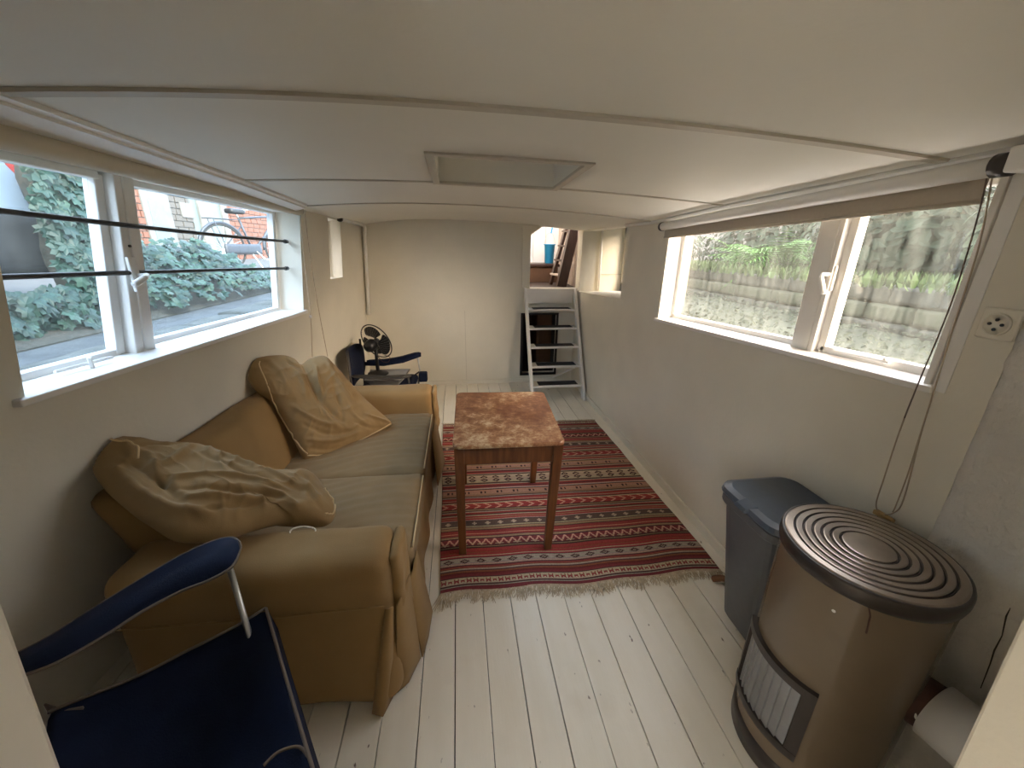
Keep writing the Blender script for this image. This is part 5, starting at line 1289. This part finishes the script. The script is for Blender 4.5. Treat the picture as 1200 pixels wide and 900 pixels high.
# terrace wall of stones in two courses
tw_ = thing('terrace_wall', (3.05, 3.0, 1.1), 'low mossy stone terrace wall seen through the grimy right window', 'wall')
for row in range(3):
    y = -0.5 + .2 * row
    while y < 6.2:
        ln = random.uniform(.30, .58); zb = 1.06 + row * .125
        soft_box((2.98 + .02 * row + random.uniform(-.015, .015), y, zb), (3.32, y + ln - .012, zb + .12), .02, .09, lambda p, n: p + n * .012 * N3(p, 9)).build('stone', MT['wallstone'] if row != 1 else MT['moss'], tw_, smooth=True)
        y += ln
mb = MB(); mb.box((3.05, -1, 1.0), (7.5, 7, 1.42)); o = mb.build('ground_terrace', MT['soil']); tag(o, kind='structure')
bl_me, bl_p, bl_f = leaf_mesh('blade', 'blade', MT['grass'])
items = []
for i in range(5000):
    y = random.uniform(0.2, 6.0); x = random.uniform(2.95, 3.9) if random.random() < .75 else random.uniform(3, 5)
    Mr = Matrix.Rotation(random.uniform(0, 6.28), 3, 'Z') @ Matrix.Rotation(math.radians(90 + random.gauss(0, 22)), 3, 'X')
    items.append(((x, y, 1.41), Mr, random.uniform(.05, .13)))
g = merged_leaves('grass', items, bl_p, bl_f, MT['grass']); tag(g, 'strip of green grass on top of the stone terrace wall', 'grass', kind='stuff')
items = []
for i in range(2600):
    x = random.uniform(2.0, 3.0); y = random.uniform(.8, 6)
    items.append(((x, y, 1.02 + .09 * (x - 1.85) + random.uniform(0, .07)), orient(Vector((random.gauss(-.4, .5), random.gauss(-.3, .5), 1)), random.uniform(0, 6)), random.uniform(.02, .05)))
lf_me, lf_p, lf_f = leaf_mesh('small_leaf', 'oval', MT['darkleaf'])
g = merged_leaves('undergrowth', items, lf_p, lf_f, mat('grey_green_leaf', (.046, .056, .038), .8, .35, 6, spec=.2)); tag(g, 'grey-green low undergrowth on the bank outside right window', 'undergrowth', kind='stuff')
# fern bush: arching fronds
fb_ = thing('fern_bush', (3.5, 4.25, 1.42), 'bright green feathery bush outside the wide right-hand window', 'bush')
def frond(base, dirv, ln, drop):
    mb = MB(); d = Vector(dirv).normalized(); side = d.cross(Vector((0, 0, 1))).normalized(); pts = []
    for i in range(11):
        t = i / 10; pts.append(Vector(base) + d * ln * t + Vector((0, 0, -drop * t * t)))
    for i in range(1, 11):
        for s in (-1, 1):
            w_ = ln * .26 * math.sin(math.pi * min(1, .15 + i / 11.5)); f = (pts[i] - pts[i-1]).normalized()
            tip = pts[i] + side * s * w_ + f * w_ * .55 - Vector((0, 0, w_ * .35))
            b1, b2 = pts[i], pts[i] - f * ln * .035
            mb.add([b1, tip, b2], [(0, 1, 2)])
    mb.tube(pts, [.006 * (1 - .08 * i) for i in range(11)], 3, cap=False)
    return mb
for i in range(190):
    th = random.uniform(0, 2 * math.pi); el = random.uniform(.1, 1.1)
    el = min(el, .75)
    d = (math.cos(th) * math.cos(el), math.sin(th) * math.cos(el), math.sin(el))
    base = (3.48 + random.uniform(-.12, .2), 4.25 + random.uniform(-.42, .42), 1.46 + random.uniform(0, .16))
    frond(base, d, random.uniform(.36, .62), random.uniform(.12, .36)).build('frond', MT['fern'], fb_)
MB().tube([(3.5, 4.25, 1.42), (3.48, 4.22, 1.65)], [.03, .015], 6).build('stem', MT['bark'], fb_)
# darker shrubs and conifers behind
def shrub(name, label, c, rx, ry, rz, n, lm, base_z, seed, core=True):
    random.seed(seed); t = thing(name, (c[0], c[1], base_z), label, 'shrub')
    items = []
    for i in range(n):
        v = Vector((random.gauss(0, 1), random.gauss(0, 1), random.gauss(0, 1))).normalized(); rr_ = random.uniform(.62, 1.0)
        w_ = 1 + .25 * noise.noise(v * 2.2 + Vector((seed, 0, 0)))
        p = (c[0] + v.x * rx * rr_ * w_, c[1] + v.y * ry * rr_ * w_, c[2] + v.z * rz * rr_ * w_)
        if p[2] < base_z + .03: continue
        items.append((p, orient(v + Vector((0, 0, .4)), random.uniform(0, 6)), random.uniform(.07, .15)))
    merged_leaves('foliage', items, lf_p, lf_f, lm, t)
    for k in range(3): MB().tube([(c[0] + .05 * k, c[1] - .08 * k, base_z), (c[0] + .12 * (k - 1), c[1] + .15 * (k - 1), c[2] + rz * .4)], [.035, .012], 6).build('branch', MT['bark'], t, smooth=True)
dk = mat('conifer_leaf', (.014, .027, .014), .7, .4, 3, spec=.2); pal = mat('hazel_leaf', (.024, .042, .018), .7, .4, 3, spec=.2)
shrub('garden_shrub', 'grey-green shrub above the terrace wall seen in the right light', (4.0, 3.25, 1.78), .70, .80, .46, 2200, MT['darkleaf'], 1.42, 11)
shrub('garden_shrub', 'dark shrub behind the bright feathery bush', (4.6, 5.6, 1.62), .9, 1.1, .62, 2200, dk, 1.13, 12)
shrub('garden_shrub', 'dark shrub at the far end of the garden bank', (3.9, 7.6, 1.6), .8, 1.2, .62, 1500, dk, 1.1, 13)
shrub('garden_shrub', 'pale leafy shrub between feathery bush and terrace wall', (4.6, 4.4, 1.75), .55, .6, .5, 1300, pal, 1.42, 14)
shrub('garden_shrub', 'small shrub overhanging the terrace at the near end', (3.9, 2.1, 1.80), .6, .6, .46, 1300, pal, 1.42, 15)
shrub('garden_shrub', 'far dark hedge shrub behind all other garden shrubs', (6.0, 4.2, 1.8), .8, 2.8, .62, 2600, dk, 1.4, 16)
gw_ = MB().box((6.9, -1, 1.2), (7.1, 13, 2.5)).build('garden_wall', MT['render_']); tag(gw_, 'pale rendered garden wall behind the shrubs', 'wall')
